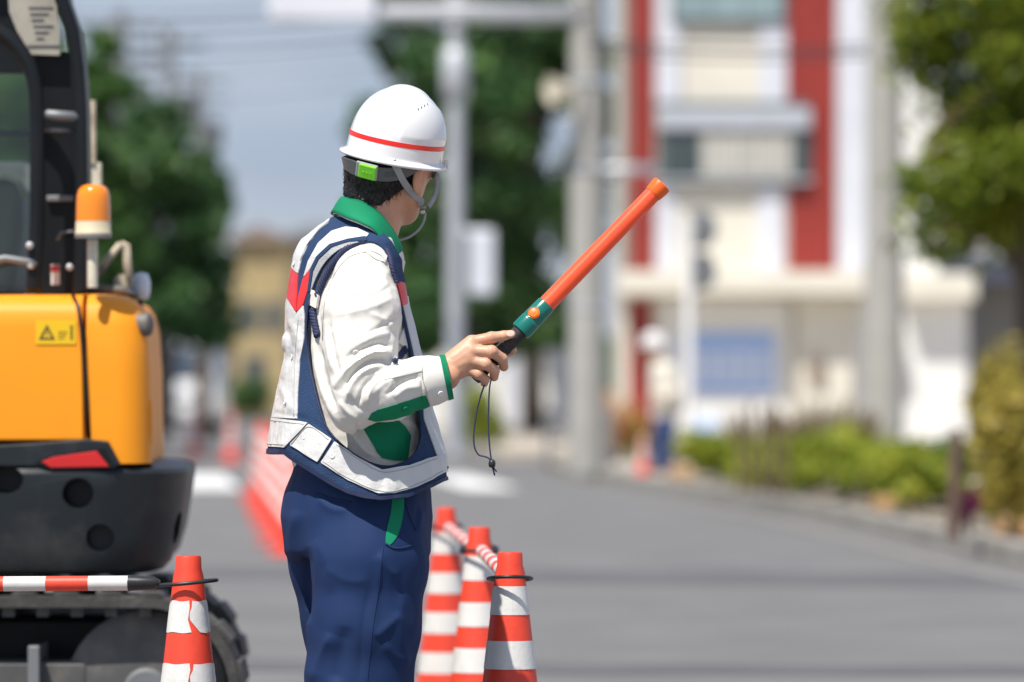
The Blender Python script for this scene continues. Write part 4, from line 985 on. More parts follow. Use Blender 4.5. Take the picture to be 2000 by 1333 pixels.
# undercarriage
YT0, YT1 = 14.55, 14.87
def track(yA, yB):
    Rr = .262; cxr, cxl, czr = eX(482, yA) - Rr, eX(482, yA) - 2.3, Rr + .02
    def loop(r_, n=18):
        o = []
        for k in range(n + 1): a = -math.pi / 2 + math.pi * k / n; o.append((cxr + r_ * math.cos(a), czr + r_ * math.sin(a)))
        for k in range(n + 1): a = math.pi / 2 + math.pi * k / n; o.append((cxl + r_ * math.cos(a), czr + r_ * math.sin(a)))
        return o
    O, I = loop(Rr - .018), loop(Rr - .045); n = len(O); V = []; Fc = []
    for (x, z), (x2, z2_) in zip(O, I): V += [(x, yA, z), (x, yB, z), (x2, yB, z2_), (x2, yA, z2_)]
    for i in range(n):
        j = (i + 1) % n
        for k in range(4): Fc.append((i * 4 + k, i * 4 + (k + 1) % 4, j * 4 + (k + 1) % 4, j * 4 + k))
    m = MB(); m.add(V, Fc); tb = m.build("track", MT["track_rubber"], ex, True, sharp=40)
    # lugs round the belt, one shared mesh
    Lp = 2 * math.pi * (Rr - .018) + 2 * (cxr - cxl); nl = 52; base = None
    for k in range(nl):
        s = Lp * k / nl; half = math.pi * (Rr - .018); st = cxr - cxl; r_ = Rr - .009
        if s < half: a = -math.pi / 2 + s / (Rr - .018); p = (cxr + r_ * math.cos(a), czr + r_ * math.sin(a)); ang = a
        elif s < half + st: p = (cxr - (s - half), czr + r_); ang = math.pi / 2
        elif s < 2 * half + st: a = math.pi / 2 + (s - half - st) / (Rr - .018); p = (cxl + r_ * math.cos(a), czr + r_ * math.sin(a)); ang = a
        else: p = (cxl + (s - 2 * half - st), czr - r_); ang = -math.pi / 2
        if base is None:
            base = MB().prism([(-.009, -.034), (-.009, .034), (.002, .026), (.002, -.026)], lambda x, z: (x, -(yB - yA) / 2 + .004, z), lambda x, z: (x, (yB - yA) / 2 - .004, z)).build("track_lug", MT["track_rubber"], tb, local=True); q = base
        else: q = base.copy(); COL.objects.link(q); q.parent = tb
        q.location = Vector((p[0], (yA + yB) / 2, p[1])) - wloc(ex); q.rotation_euler = (0, -ang, 0)
    # drive teeth line along the belt's inner edge, idler, rollers, frame
    for k in range(24):
        x = cxr - k * .088; MB().box((x, yA + .06, czr + Rr - .058), (.03, .05, .025)).build("guide_tooth", MT["dusty_metal"], tb)
    M = zto((0, 1, 0))
    MB().lathe([(.05, -.06), (.19, -.055), (.208, -.05), (.21, -.01), (.18, 0), (.18, .06), (.21, .07), (.208, .10), (.05, .11)], 34, (cxr, (yA + yB) / 2 - .03, czr), M).build("idler_wheel", MT["dusty_metal"], ex, True, sharp=40)
    MB().lathe([(.0, -.075), (.05, -.075), (.06, -.06)], 20, (cxr, (yA + yB) / 2 - .03, czr), M).build("idler_hub", MT["tin_grey"], ex, True, sharp=40)
    for k in range(5): MB().lathe([(.03, -.08), (.07, -.075), (.075, -.03), (.06, -.02), (.06, .02), (.075, .03), (.07, .08), (.03, .08)], 18, (cxr - .45 - k * .33, (yA + yB) / 2, .13), M).build("roller", MT["dusty_metal"], ex, True, sharp=40)
    m = MB(); m.bx(cxl, cxr - .15, yA + .07, yB - .04, .18, .36); m.bx(cxr - .42, cxr - .02, yA + .10, yB - .06, czr - .05, czr + .05); m.build("track_frame", MT["dusty_metal"], ex, bev=.012)
    MB().bx(cxr - .30, cxr - .27, yA + .02, yB - .02, .16, .40).build("frame_plate", MT["tin_grey"], ex, bev=.004)
track(YT0, YT1); track(15.85, 16.17)
MB().lathe([(.5, 0), (.52, .03), (.52, .10), (.5, .13)], 40, (eX(-380), 15.35, .47)).build("swing_ring", MT["dusty_metal"], ex, True, sharp=50)
MB().bx(eX(-690), eX(235), 14.93, 15.80, .20, .465).build("chassis", MT["black_paint"], ex, bev=.02)

# ================================================================ the far white van
pm("car_white", (.80, .81, .82), .2, .03, 2., coat=.6)
pm("car_glass", (.05, .07, .10), .05, .05, 1., spec=.8)
pm("chrome", (.8, .8, .8), .12, .02, 2., metal=1.)
YV = 124.; vx = XP(352, YV); va = empty("van", (vx, YV + 1.8, 0), "white van facing the camera far down the road, beside the excavator's rear", "van")
def secs(L):
    """front-to-back loft of rounded sections: (y, half width, z0, z1, top half width)"""
    V = []; Fc = []; n = 12
    for (y, hw, z0, z1, tw) in L:
        V += [(vx + a, YV + y, z) for a, z in ((-hw * .92, z0), (hw * .92, z0), (hw, z0 + .12), (hw, z0 + (z1 - z0) * .5), (hw * .98, z0 + (z1 - z0) * .58), (tw, z1 - .10), (tw * .92, z1 - .02), (tw * .5, z1), (-tw * .5, z1), (-tw * .92, z1 - .02), (-tw, z1 - .10), (-hw * .98, z0 + (z1 - z0) * .58))]
    for i in range(len(L) - 1):
        for k in range(n): Fc.append((i * n + k, i * n + (k + 1) % n, (i + 1) * n + (k + 1) % n, (i + 1) * n + k))
    Fc += [tuple(range(n)), tuple((len(L) - 1) * n + k for k in range(n))]
    m = MB(); return m.add(V, Fc)
secs([(0, .72, .42, .86, .60), (.06, .82, .30, 1.0, .74), (.5, .84, .26, 1.16, .74), (.98, .85, .24, 1.9, .66), (1.35, .85, .24, 2.02, .68), (4.2, .85, .24, 2.02, .68), (4.35, .82, .3, 1.9, .64)]).build("body", MT["car_white"], va, True, bev=.02, sharp=40)
m = MB(); nw = 14; V = []; Fc = []
for i in range(nw + 1):
    q = -1 + 2 * i / nw
    for t in (0, .5, 1): V.append((vx + q * (.72 - .1 * t), YV + .42 + .40 * t + .14 * q * q + .03 * math.sin(math.pi * t) * -1, 1.19 + .67 * t))
for i in range(nw):
    for k in (0, 1): Fc.append((i * 3 + k, i * 3 + 3 + k, i * 3 + 4 + k, i * 3 + 1 + k))
m.add(V, Fc); o = m.build("windscreen", MT["car_glass"], va, True); md = o.modifiers.new("t", 'SOLIDIFY'); md.thickness = .02
for s in (-1, 1):
    MB().lathe([(.0, -.05), (.12, -.045), (.17, 0), (.13, .035), (.06, .06), (0, .065)], 18, (vx + s * .58, YV + .06, .80), zto((s * .2, -1, .25))).build("headlight", MT["chrome"], va, True)
    MB().box((vx + s * .98, YV + .75, 1.25), (.16, .10, .24)).build("door_mirror", MT["black_plastic"], va, bev=.03)
    for y in (.75, 3.5):
        w_ = MB().lathe([(.2, -.09), (.30, -.09), (.32, -.05), (.32, .05), (.30, .09), (.2, .09)], 24, (vx + s * .74, YV + y, .32), zto((1, 0, 0))).build("wheel", MT["black_rubber"], va, True, sharp=40)
        MB().lathe([(0, -.07), (.19, -.06), (.2, 0), (.19, .06), (0, .07)], 20, (vx + s * .76, YV + y, .32), zto((1, 0, 0))).build("rim", MT["chrome"], w_, True, sharp=40)
MB().bx(vx - .8, vx + .8, YV - .10, YV + .1, .32, .58).build("bumper", MT["car_white"], va, bev=.05, seg=3)
MB().bx(vx - .42, vx + .42, YV - .02, YV + .05, .66, .82).build("grille", MT["chrome"], va, bev=.02)
MB().bx(vx - .17, vx + .17, YV - .115, YV - .102, .40, .56).build("number_plate", MT["white_paint"], va)

# ================================================================ the background worker
pm("worker_shirt", (.64, .61, .53), .8, .06, 12.)
pm("worker_trousers", (.02, .045, .14), .8, .1, 12.)
pm("worker_skin", (.42, .22, .14), .5, .05, 12.)
pm("worker_helmet", (.76, .76, .76), .25, .02, 6.)
YW = 60.8; kk_ = F / YW; pm("sleeve_tape", (.6, .6, .58), .5)
wk = empty("person", (XP(1300, YW), YW, .125), "worker in white helmet, white shirt and blue trousers standing by the shopfront", "person")
def wpart(fn, x, y, w_, h, name, mat):
    V, Q = surface_nets(fn, x, y, w_, h, 8); V = relax(V, Q, 1); return mk(name, to_world(V, YW), Q.tolist(), MT[mat], wk, True)
def w_body(p):
    d = smin(ell(p, (1275, 682, 0), (12, 12, 18)), ell(p, (1269, 692, -1), (9, 9, 12)), 4); d = smin(d, ell(p, (1262, 690, -1), (3, 2.5, 4)), 2)
    d = smin(d, cap(p, (1278, 695, 0), (1288, 714, 0), 8.5, 10), 4)
    d = smin(d, stack(p, [(706, 1293, 0, 12, 20), (740, 1300, 0, 16, 26), (800, 1300, 0, 16, 24), (812, 1299, 0, 12, 20)], R(128)), 6)
    d = smin(d, chain(p, [(1306, 722, -28), (1322, 765, -32), (1296, 778, -34)], [8, 7, 5]), 4)
    d = smin(d, ell(p, (1287, 781, -34), (7, 5.5, 4)), 3)
    for i in range(4): d = smin(d, chain(p, [(1283, 777 + i * 2.6, -36), (1277, 779 + i * 2.6, -36), (1275, 783 + i * 2.6, -33)], [2, 1.8, 1.5]), 1)
    d = smin(d, chain(p, [(1296, 722, 28), (1302, 765, 32), (1280, 775, 20)], [8, 7, 5]), 4); return smin(d, ell(p, (1273, 777, 18), (6, 5, 4)), 3)
wpart(w_body, (1250, 1345), (655, 820), (-50, 50), 1.6, "body", "worker_skin")
wpart(lambda p: smin(smin(stack(p, [(704, 1291, 0, 11, 14), (714, 1298, 0, 20, 31), (740, 1303, 0, 26, 37), (790, 1303, 0, 26, 36), (818, 1300, 0, 23, 31)], R(128)), chain(p, [(1306, 724, -27), (1323, 765, -32), (1300, 777, -34)], [12, 11, 9], 4), 5), chain(p, [(1297, 724, 27), (1303, 765, 31), (1284, 774, 21)], [12, 11, 9], 4), 5), (1255, 1350), (700, 822), (-55, 55), 2., "shirt", "worker_shirt")
wpart(lambda p: smin(stack(p, [(806, 1299, 0, 19, 27), (840, 1298, 0, 19, 27), (850, 1298, 0, 12, 20)], R(128)), np.minimum(chain(p, [(1302, 838, -13), (1304, 885, -15), (1306, 928, -16)], [18, 15, 13]), chain(p, [(1292, 838, 13), (1286, 885, 15), (1288, 928, 16)], [18, 15, 13])), 8), (1260, 1340), (800, 945), (-45, 45), 2., "trousers", "worker_trousers")
for (x, w_) in ((1301, -16), (1283, 16)): 
    q = to_world(np.array([[x, w_, -936.]]), YW)[0]; MB().lathe([(.05, .0), (.052, .05), (.04, .085), (.02, .1)], 16, (q[0], q[1], .127), Matrix.Diagonal((2.4, 1, 1))).build("shoe", MT["black_plastic"], wk, True)
q = to_world(np.array([[1277., 0, -674.]]), YW)[0]
MB().lathe([(a_ * .8, b_ * .84) for a_, b_ in [(.155, -.012), (.17, -.008), (.168, 0), (.145, .01), (.143, .05), (.13, .10), (.10, .14), (.05, .162), (0, .168)]], 26, q, Matrix.Rotation(R(-6), 3, 'Y') @ Matrix.Diagonal((1.05, .9, 1))).build("helmet", MT["worker_helmet"], wk, True, sharp=60)
# ================================================================ the traffic guard
pm("jacket_cloth", (.72, .70, .645), .75, .04, 7., .10, 900, spec=.3)
pm("green_cloth", (.004, .215, .10), .75, .1, 9., .12, 900, spec=.25)
pm("trouser_cloth", (.010, .029, .096), .75, .10, 5., .14, 1100, spec=.25)
pm("vest_mesh", (.021, .050, .125), .8, .12, 9., .5, 420, spec=.3)
pm("vest_trim", (.008, .016, .06), .6, .15, 9., .15, 500)
pm("reflective", (.63, .63, .62), .38, .05, 14., .25, 70, spec=.25)
pm("red_tape", (.72, .025, .022), .4, .06, 12., coat=.2)
pm("pale_mesh", (.42, .43, .44), .7, .1, 20., .5, 420)
pm("navy_cord", (.018, .026, .080), .7, .2, 60.)
pm("snap_button", (.78, .77, .75), .35, .03, 8.)
pm("skin", (.62, .335, .215), .45, .10, 26., .10, 320, sss=.12, dirt=(.58, .22, .13), dscale=14., damt=.35)
pm("nail", (.80, .56, .46), .25, .03, 8.)
pm("hair", (.010, .009, .009), .38, .3, 60., .3, 300)
pm("helmet_white", (.80, .80, .80), .14, .015, 4., coat=.6)
pm("helmet_red", (.80, .025, .018), .25, .03, 8.)
pm("strap_grey", (.33, .34, .35), .6, .08, 40., .2, 900)
pm("gear_grey", (.10, .105, .11), .45, .1, 20.)
pm("lime_plastic", (.22, .72, .03), .35, .05, 12.)
pm("metal_clip", (.60, .58, .52), .28, .08, 20., metal=.8)
pm("lens_clear", (.9, .95, .95), .05, .0, 4., trans=.95)
pm("white_eye", (.8, .8, .78), .2, .02)
pm("dark_eye", (.02, .012, .01), .15, .02)
pm("lip", (.48, .2, .15), .45, .05)
pm("shoe_black", (.015, .015, .016), .4, .2)

YAW = R(25)
crinkle("jacket_cloth", 9., .32, (1, 1, .8)); crinkle("reflective", 17., .4, (1, 1, .6), .005); crinkle("trouser_cloth", 7., .22, (1, 1, .5)); crinkle("green_cloth", 10., .25); crinkle("vest_mesh", 9., .2)
VT = [(408, 706, 0, 34, 40), (418, 704, 0, 44, 58), (440, 695, 0, 62, 100), (470, 684, 0, 82, 138), (500, 681, 0, 93, 152), (600, 679, 0, 108, 168),
      (700, 689, 0, 120, 180), (800, 690, 0, 142, 200), (885, 695, 0, 162, 216), (1000, 700, 0, 170, 226)]
JT = [(408, 708, 0, 30, 36), (418, 706, 0, 40, 54), (440, 697, 0, 57, 94), (470, 686, 0, 76, 130), (500, 683, 0, 86, 143), (600, 682, 0, 99, 157),
      (700, 692, 0, 109, 166), (800, 694, 0, 120, 176), (885, 698, 0, 122, 172), (985, 700, 0, 100, 140)]

def sd_vest(p):
    return stack(p, VT, YAW)

ARM = [(713, 540, -132), (706, 612, -172), (703, 690, -200), (702, 765, -222)]
FORE = [(704, 768, -222), (760, 764, -226), (828, 745, -214), (874, 737, -206)]
LARM = [(640, 530, 128), (640, 640, 165), (665, 760, 175), (720, 870, 150)]
def sd_jacket(p):
    d = stack(p, JT, YAW)
    a = chain(p, ARM, [60, 76, 70, 62], 18); f = chain(p, FORE, [60, 57, 48, 41], 14)
    el = ell(p, (686, 800, -222), (42, 50, 46))
    arm = smin(smin(a, f, 14), el, 18)
    l = chain(p, LARM, [68, 70, 60, 46], 18)
    return smin(smin(d, arm, 16), l, 20)

def sd_trousers(p):
    pel = stack(p, [(860, 700, 0, 112, 140), (905, 700, 0, 120, 152), (960, 699, 0, 134, 172), (1010, 698, 4, 140, 176), (1080, 700, 6, 130, 168), (1120, 702, 6, 60, 110)], YAW)
    near = chain(p, [(716, 1010, -72), (719, 1100, -88), (711, 1220, -92), (701, 1340, -92), (698, 1500, -90), (702, 1668, -88)], [110, 113, 106, 98, 92, 80], 30)
    far = chain(p, [(672, 1000, 78), (682, 1100, 92), (698, 1210, 96), (706, 1340, 98), (718, 1500, 98), (726, 1668, 98)], [112, 110, 104, 96, 90, 76], 30)
    d = smin(pel, np.minimum(near, far), 26)
    y = -p[:, 2]
    return np.maximum(d, y - 1672)

# head frame
HT = R(33)
hu = np.array((.13, -.05, .985)); hu /= np.linalg.norm(hu)
hf = np.array((math.sin(HT), math.cos(HT), 0.)); hf -= hf @ hu * hu; hf /= np.linalg.norm(hf)
hr = np.cross(hf, hu); HM = np.stack([hf, hr, hu]).astype(np.float32)
HC = np.array((766., 2., -292.))
def HL(a, b, c):
    q = HC + a * hf + b * hr + c * hu; return (q[0], -q[2], q[1])

def sd_head(p):
    d = ell(p, HL(-6, 0, 0), (92, 74, 86), HM)
    d = smin(d, ell(p, HL(30, 0, -58), (56, 59, 78), HM), 24)                       # face
    d = smin(d, ell(p, HL(46, 0, -120), (36, 36, 26), HM), 26)                      # chin
    for s in (-1, 1):
        d = smin(d, cap(p, HL(8, s * 51, -84), HL(48, s * 24, -122), 18, 15), 20)   # jaw line
        d = smin(d, ell(p, HL(62, s * 34, -42), (20, 20, 16), HM), 14)              # cheek
        e = ell(p, HL(-4, s * 73, -46), (20, 7, 31), HM)
        e = np.maximum(e, -ell(p, HL(2, s * 81, -44), (11, 5, 18), HM)); d = smin(d, e, 5)
        d = smin(d, cap(p, HL(2, s * 70, -70), HL(2, s * 72, -74), 8, 7), 5)
        d = -smin(-d, ell(p, HL(90, s * 27, -22), (14, 16, 10), HM), 8)             # eye socket
    d = smin(d, cap(p, HL(84, 0, -18), HL(104, 0, -55), 6, 11), 10)                 # nose
    d = smin(d, ell(p, HL(97, 12, -58), (9, 8, 7), HM), 5); d = smin(d, ell(p, HL(97, -12, -58), (9, 8, 7), HM), 5)
    d = smin(d, ell(p, HL(84, 0, -82), (12, 24, 8), HM), 8)                         # lips
    d = smin(d, chain(p, [(742, 372, 6), (726, 430, 4), (706, 500, 0)], [52, 53, 60], 20), 16)   # neck
    return d

# fingers of the right hand
FING = [([(921, 669, -190), (960, 660, -192), (984, 656, -188), (999, 653, -184)], [12.5, 11, 9.6, 8.2]),
        ([(922, 686, -198), (960, 687, -206), (981, 701, -192), (984, 717, -172)], [12.5, 11.6, 10.4, 9.2]),
        ([(918, 704, -199), (948, 711, -206), (966, 724, -192), (965, 737, -172)], [12, 11.2, 10, 8.8]),
        ([(911, 722, -194), (934, 731, -199), (948, 741, -188), (946, 749, -172)], [10.6, 9.8, 8.8, 7.8])]
def sd_hand(p):
    W = (866, 728, -198); d = cap(p, (830, 744, -208), W, 27, 24)
    for i, (pt, r) in enumerate(FING):
        a = (W[0], W[1] + (i - 1.5) * 8, W[2] + 3)
        d = smin(d, cap(p, a, pt[0], 17, r[0] + 2.), 9)
    d = smin(d, ell(p, (904, 706, -180), (26, 22, 20)), 10)
    d = smin(d, chain(p, [(888, 704, -182), (930, 694, -150), (972, 694, -142), (1000, 684, -150)], [16, 13.5, 11.5, 9.5], 5), 8)
    for i, (pt, r) in enumerate(FING):
        f = chain(p, pt, r, 3); f = smin(f, cap(p, pt[1], pt[1], r[1] + .9, r[1] + .9), 3)
        d = smin(d, f, 2.2 if i else 3.)
    return d

def sd_body(p):
    y = -p[:, 2]; x = p[:, 0]
    d = smin(part(p, y < 560, sd_head), part(p, y > 400, lambda q: stack(q, JT, YAW) + 18), 18)
    def limb(q):
        e = smin(chain(q, ARM, [48, 42, 38, 34], 14), chain(q, FORE, [34, 33, 28, 25], 8), 8)
        return smin(e, part(q, q[:, 0] > 780, sd_hand), 3)
    d = smin(d, part(p, (p[:, 1] < -40) & (y > 440), limb), 14)
    def left(q):
        l = chain(q, LARM, [48, 42, 38, 26], 14)
        l = smin(l, ell(q, (745, 905, 142), (20, 32, 14)), 8)
        for i in range(4): l = smin(l, chain(q, [(738 + i * 9, 926, 140 - i), (750 + i * 9, 950, 132), (752 + i * 9, 966, 120)], [9, 8, 7]), 3)
        return smin(l, chain(q, [(732, 890, 128), (752, 912, 112), (768, 926, 108)], [11, 9.5, 8]), 5)
    return smin(d, part(p, (p[:, 1] > 30) & (y > 440), left), 12)

GLOC = Vector((XP(705, Y0), Y0, 0))
guard = empty("person", GLOC, "road guard in white helmet, white jacket and reflective vest holding up a red baton", "person")

# ---- body: one continuous surface (head, neck, chest, arms, hands)
V, Q = surface_nets(sd_body, (540, 1015), (190, 985), (-250, 240), 2.3)
V = relax(V, Q, 1, .4); WB = to_world(V); TB = tris(Q)
if True:
    px_ = pix(WB)
    NB = vnorm(WB, TB)
    near = (V[:, 0] > 870) & (V[:, 1] < -150)
    kn = folds(px_, [([(952, 652), (954, 668)], .8, 3.5), ([(958, 652), (960, 668)], .8, 3.), ([(954, 679), (956, 694)], -.9, 2.6), ([(962, 679), (964, 694)], -.8, 2.6),
                     ([(943, 703), (945, 716)], -.8, 2.6), ([(928, 724), (931, 737)], -.8, 2.4), ([(880, 712), (914, 688)], .7, 5), ([(880, 722), (912, 706)], .6, 4),
                     ([(880, 702), (916, 672)], .7, 4), ([(977, 650), (979, 664)], -.7, 2.2)])
    WB = WB + NB * (np.where(near, kn, 0) / 900)[:, None]
body = mk("body", WB, Q.tolist(), MT["skin"], guard, True)
BVB = bvh(WB, TB); NB = vnorm(WB, TB)

# nail on the index finger, eyes, eyebrows, lips
def disc(tree, name, x, y, rx, ry, th, mat, parent, ang=0., n=18, off=.0, ring=False, dome=.4):
    c, nr = hit(tree, x, y, off); M = zto(nr); t = M @ Vector((1, 0, 0)); up = Vector((0, 0, 1)); up = (up - nr * up.dot(nr)).normalized(); sd = up.cross(nr)
    m = MB(); V_ = []; Fc = []
    rows = [(1, 0), (1, .6), (.86, 1), (.62, 1), (.55, .6), (0, .55)] if ring else [(1, 0), (1, .5), (.8, .9), (.45, 1.), (0, 1.0)]
    for (s, h) in rows:
        for k in range(n):
            a = 2 * math.pi * k / n; u, v = math.cos(a) * rx * s, math.sin(a) * ry * s
            u, v = u * math.cos(ang) - v * math.sin(ang), u * math.sin(ang) + v * math.cos(ang)
            V_.append(c + sd * (u / 900) + up * (v / 900) + nr * (th * h / 900))
    for i in range(len(rows) - 1):
        for k in range(n):
            k2 = (k + 1) % n; Fc.append((i * n + k, i * n + k2, (i + 1) * n + k2, (i + 1) * n + k))
    m.add(V_, Fc); return m.build(name, mat, parent, True, sharp=50)
disc(BVB, "fingernail", 997, 652.5, 8.5, 5.6, 1.3, MT["nail"], body, ang=.12)
for s in (-1, 1):
    c = to_world(np.array([HC + 80 * hf + s * 27 * hr - 22 * hu]))[0]
    MB().lathe([(0, -.011), (.008, -.008), (.011, 0), (.008, .008), (0, .011)], 14, c).build("eye", MT["white_eye"], body, True)
    c2 = to_world(np.array([HC + 87 * hf + s * 27 * hr - 22 * hu]))[0]
    MB().lathe([(0, -.005), (.0045, -.003), (.0055, 0), (.0045, .003), (0, .005)], 12, c2).build("iris", MT["dark_eye"], body, True)
lp = [to_world(np.array([HC + (95 - abs(q) * .18) * hf + q * hr - 82 * hu]))[0] for q in (-22, -12, 0, 12, 22)]
MB().tube(spline(lp, 4), [.001] + [.0045] * 15 + [.001], 8).build("lip", MT["lip"], body, True)

# ---- hair
KU_ = np.array((.19, -.10, .976)); KC_ = np.array((770., 0., -303.))
V, Q = surface_nets(lambda p: smin(ell(p, HL(-9, 0, -4), (94, 76, 90), HM), chain(p, [(730, 340, 0), (724, 385, -2)], [58, 53]), 20), (640, 870), (190, 420), (-130, 130), 3.)
V = relax(V, Q, 2); W_ = to_world(V); T = tris(Q); N = vnorm(W_, T); px_ = pix(W_)
z1 = lambda L: [(600 + .3 * a, 150 + .3 * b) for a, b in L]
HAIRP = z1([(180, 300), (190, 800), (245, 808), (300, 800), (350, 806), (395, 822), (430, 840), (480, 846), (530, 832), (580, 795), (625, 772), (665, 720), (700, 690), (720, 650), (742, 610), (748, 560), (800, 500), (800, 300)])
hd = poly_sd(px_, HAIRP)
far = (W_[:, 1] - Y0) * 900 > 45           # far side: open for the face
loc = (V - HC) @ HM.T
hd = np.maximum(hd, np.where(far, loc[:, 0] - 22, -50))
hd = np.maximum(hd, (V - KC_) @ KU_ + 4)
hd = hd + fnoise(px_ @ np.array([[1, 0, 0], [0, 1, 0]]), .22, 3.) * 5
V2, N2, T2 = clip(W_, N, T, hd)
st = fnoise(V2, 900 * .16, 1., (1, 1, .25)); V2 = V2 + N2 * (st * 1.3 / 900)[:, None]
N2 = vnorm(V2, T2)
hair = shell("hair", V2, N2, T2, MT["hair"], guard, 0, .006)
m = MB(); rs = random.Random(3); ok = [i for i in range(len(V2)) if V2[i, 1] < Y0 + .03]
for _ in range(1500):
    i = rs.choice(ok); p = Vector(V2[i]); n_ = Vector(N2[i]); L = rs.uniform(.005, .011)
    d = (Vector((rs.gauss(0, .25), rs.gauss(0, .2), -1)) + n_ * rs.uniform(.05, .35)).normalized(); s = d.cross(n_)
    if s.length < .1: continue
    s.normalize(); s *= .00055
    m.add([p - s, p + s, p + d * L * .6 + n_ * .001 + s * .7, p + d * L + n_ * .0005, p + d * L * .6 + n_ * .001 - s * .7], [(0, 1, 2, 3, 4)])
m.build("hair_strands", MT["hair"], hair, False)["kind"] = "stuff"

# ---- trousers
V, Q = surface_nets(sd_trousers, (500, 880), (855, 1680), (-260, 260), 4.5)
V = relax(V, Q, 2); W_ = to_world(V); T = tris(Q); N = vnorm(W_, T); px_ = pix(W_)
z6 = lambda L: [(540 + .325 * a, 900 + .325 * b) for a, b in L]
FT = [(z6([(330, 1040), (270, 1180), (215, 1333)]), 6, 13), (z6([(740, 920), (660, 1000), (590, 1060)]), 4, 9), (z6([(610, 560), (660, 640), (740, 700)]), 3, 10),
      (z6([(190, 520), (185, 760), (175, 980)]), -7, 9), (z6([(420, 1000), (380, 1200), (350, 1333)]), -5, 14), (z6([(250, 220), (330, 290), (430, 300)]), 3.5, 9),
      (z6([(240, 190), (360, 240), (480, 260)]), -2.5, 7), (z6([(560, 760), (520, 1000), (500, 1333)]), -1.6, 5), (z6([(640, 520), (610, 760), (545, 1333)]), 2., 5),
      (z6([(880, 300), (850, 420)]), 3, 6), (z6([(850, 260), (830, 430)]), -2.5, 5), (z6([(760, 800), (740, 1000), (780, 1300)]), 4, 16),
      (z6([(640, 1100), (720, 1180), (800, 1200)]), 3.5, 11), (z6([(120, 300), (95, 480), (110, 640)]), 4, 14), (z6([(300, 640), (420, 720), (560, 720)]), 2.5, 14),
      (z6([(230, 480), (300, 600), (330, 800)]), 2.5, 18), ([(600, 1400), (700, 1440), (810, 1410)], 6, 16), ([(610, 1500), (700, 1540), (790, 1520)], 6, 16)]
D = folds(px_, FT, True) * 1.2; D = np.where(V[:, 1] < 40, D, 0) + fnoise(V, .012, 5., (1, 1, .45)) * 5 + fnoise(V, .03, 9., (1, 1, .5)) * 1.6
W_ = W_ + N * (D / 900)[:, None]
trous = mk("trousers", W_, Q.tolist(), MT["trouser_cloth"], guard, True)
N = vnorm(W_, T); px_ = pix(W_); BVT = bvh(W_, T)
def panel(base, poly, name, mat, parent, off, thick, mask=None):
    Wv, Nv, Tv, pv, Vv = base; d = poly_sd(pv, poly)
    if mask is not None: d = np.maximum(d, mask(Vv))
    a, b, c = clip(Wv, Nv, Tv, d); return shell(name, a, b, c, mat, parent, off, thick)
TR = (W_, N, T, px_, V)
o = panel(TR, spline(z6([(695, 190), (762, 190), (758, 330), (735, 430), (700, 490), (668, 512), (655, 490), (662, 420), (688, 300), (695, 190)]), 5)[:-1], "pocket_stripe", MT["green_cloth"], trous, .0016, .004, lambda v: v[:, 1] + 40)
# pocket edge and side seam
for L_ in (z6([(235, 196), (300, 222), (370, 240), (450, 252)]), z6([(655, 500), (700, 525), (760, 525), (830, 505)]), z6([(770, 225), (800, 330), (840, 420)])):
    q_ = [hit(BVT, *q, .0006) for q in spline(L_, 8)]; ribbon([a for a, b in q_], [b for a, b in q_], .0045, .0014).build("pocket_welt", MT["trouser_cloth"], trous, True)
sp = [hit(BVT, *q, .0004)[0] for q in spline(z6([(640, 520), (615, 760), (580, 1000), (545, 1333), (520, 1600)]), 10)]
MB().tube(sp, .0012, 6).build("seam", MT["trouser_cloth"], trous, True)
for (cx, w_) in ((706, -92), (730, 98)):
    m = MB(); c = to_world(np.array([[cx, w_, -1700]]))[0]
    prof = []
    n = 26; rings = [(0., 1.), (.03, 1.04), (.035, .98), (.06, .95), (.085, .8), (.105, .55), (.115, .2)]
    fx, fy = math.cos(YAW), math.sin(YAW); Vv = []; Fc = []
    for hz, s in rings:
        for k in range(n):
            a = 2 * math.pi * k / n; L = .135 if math.cos(a) > 0 else .125
            u = L * math.cos(a) * (s if hz < .06 else s * .92) + (.035 if hz < .06 else .035 - (hz - .06) * 1.2); v = .05 * math.sin(a) * s * (1.08 if math.cos(a) > 0 else .9)
            Vv.append((c[0] + u * fx + v * fy, c[1] + u * fy - v * fx, .001 + hz))
    for i in range(len(rings) - 1):
        for k in range(n):
            k2 = (k + 1) % n; Fc.append((i * n + k, i * n + k2, (i + 1) * n + k2, (i + 1) * n + k))
    Fc += [tuple(range(n)), tuple((len(rings) - 1) * n + k for k in range(n))]
    m.add(Vv, Fc); m.build("shoe", MT["shoe_black"], guard, True, sharp=50)

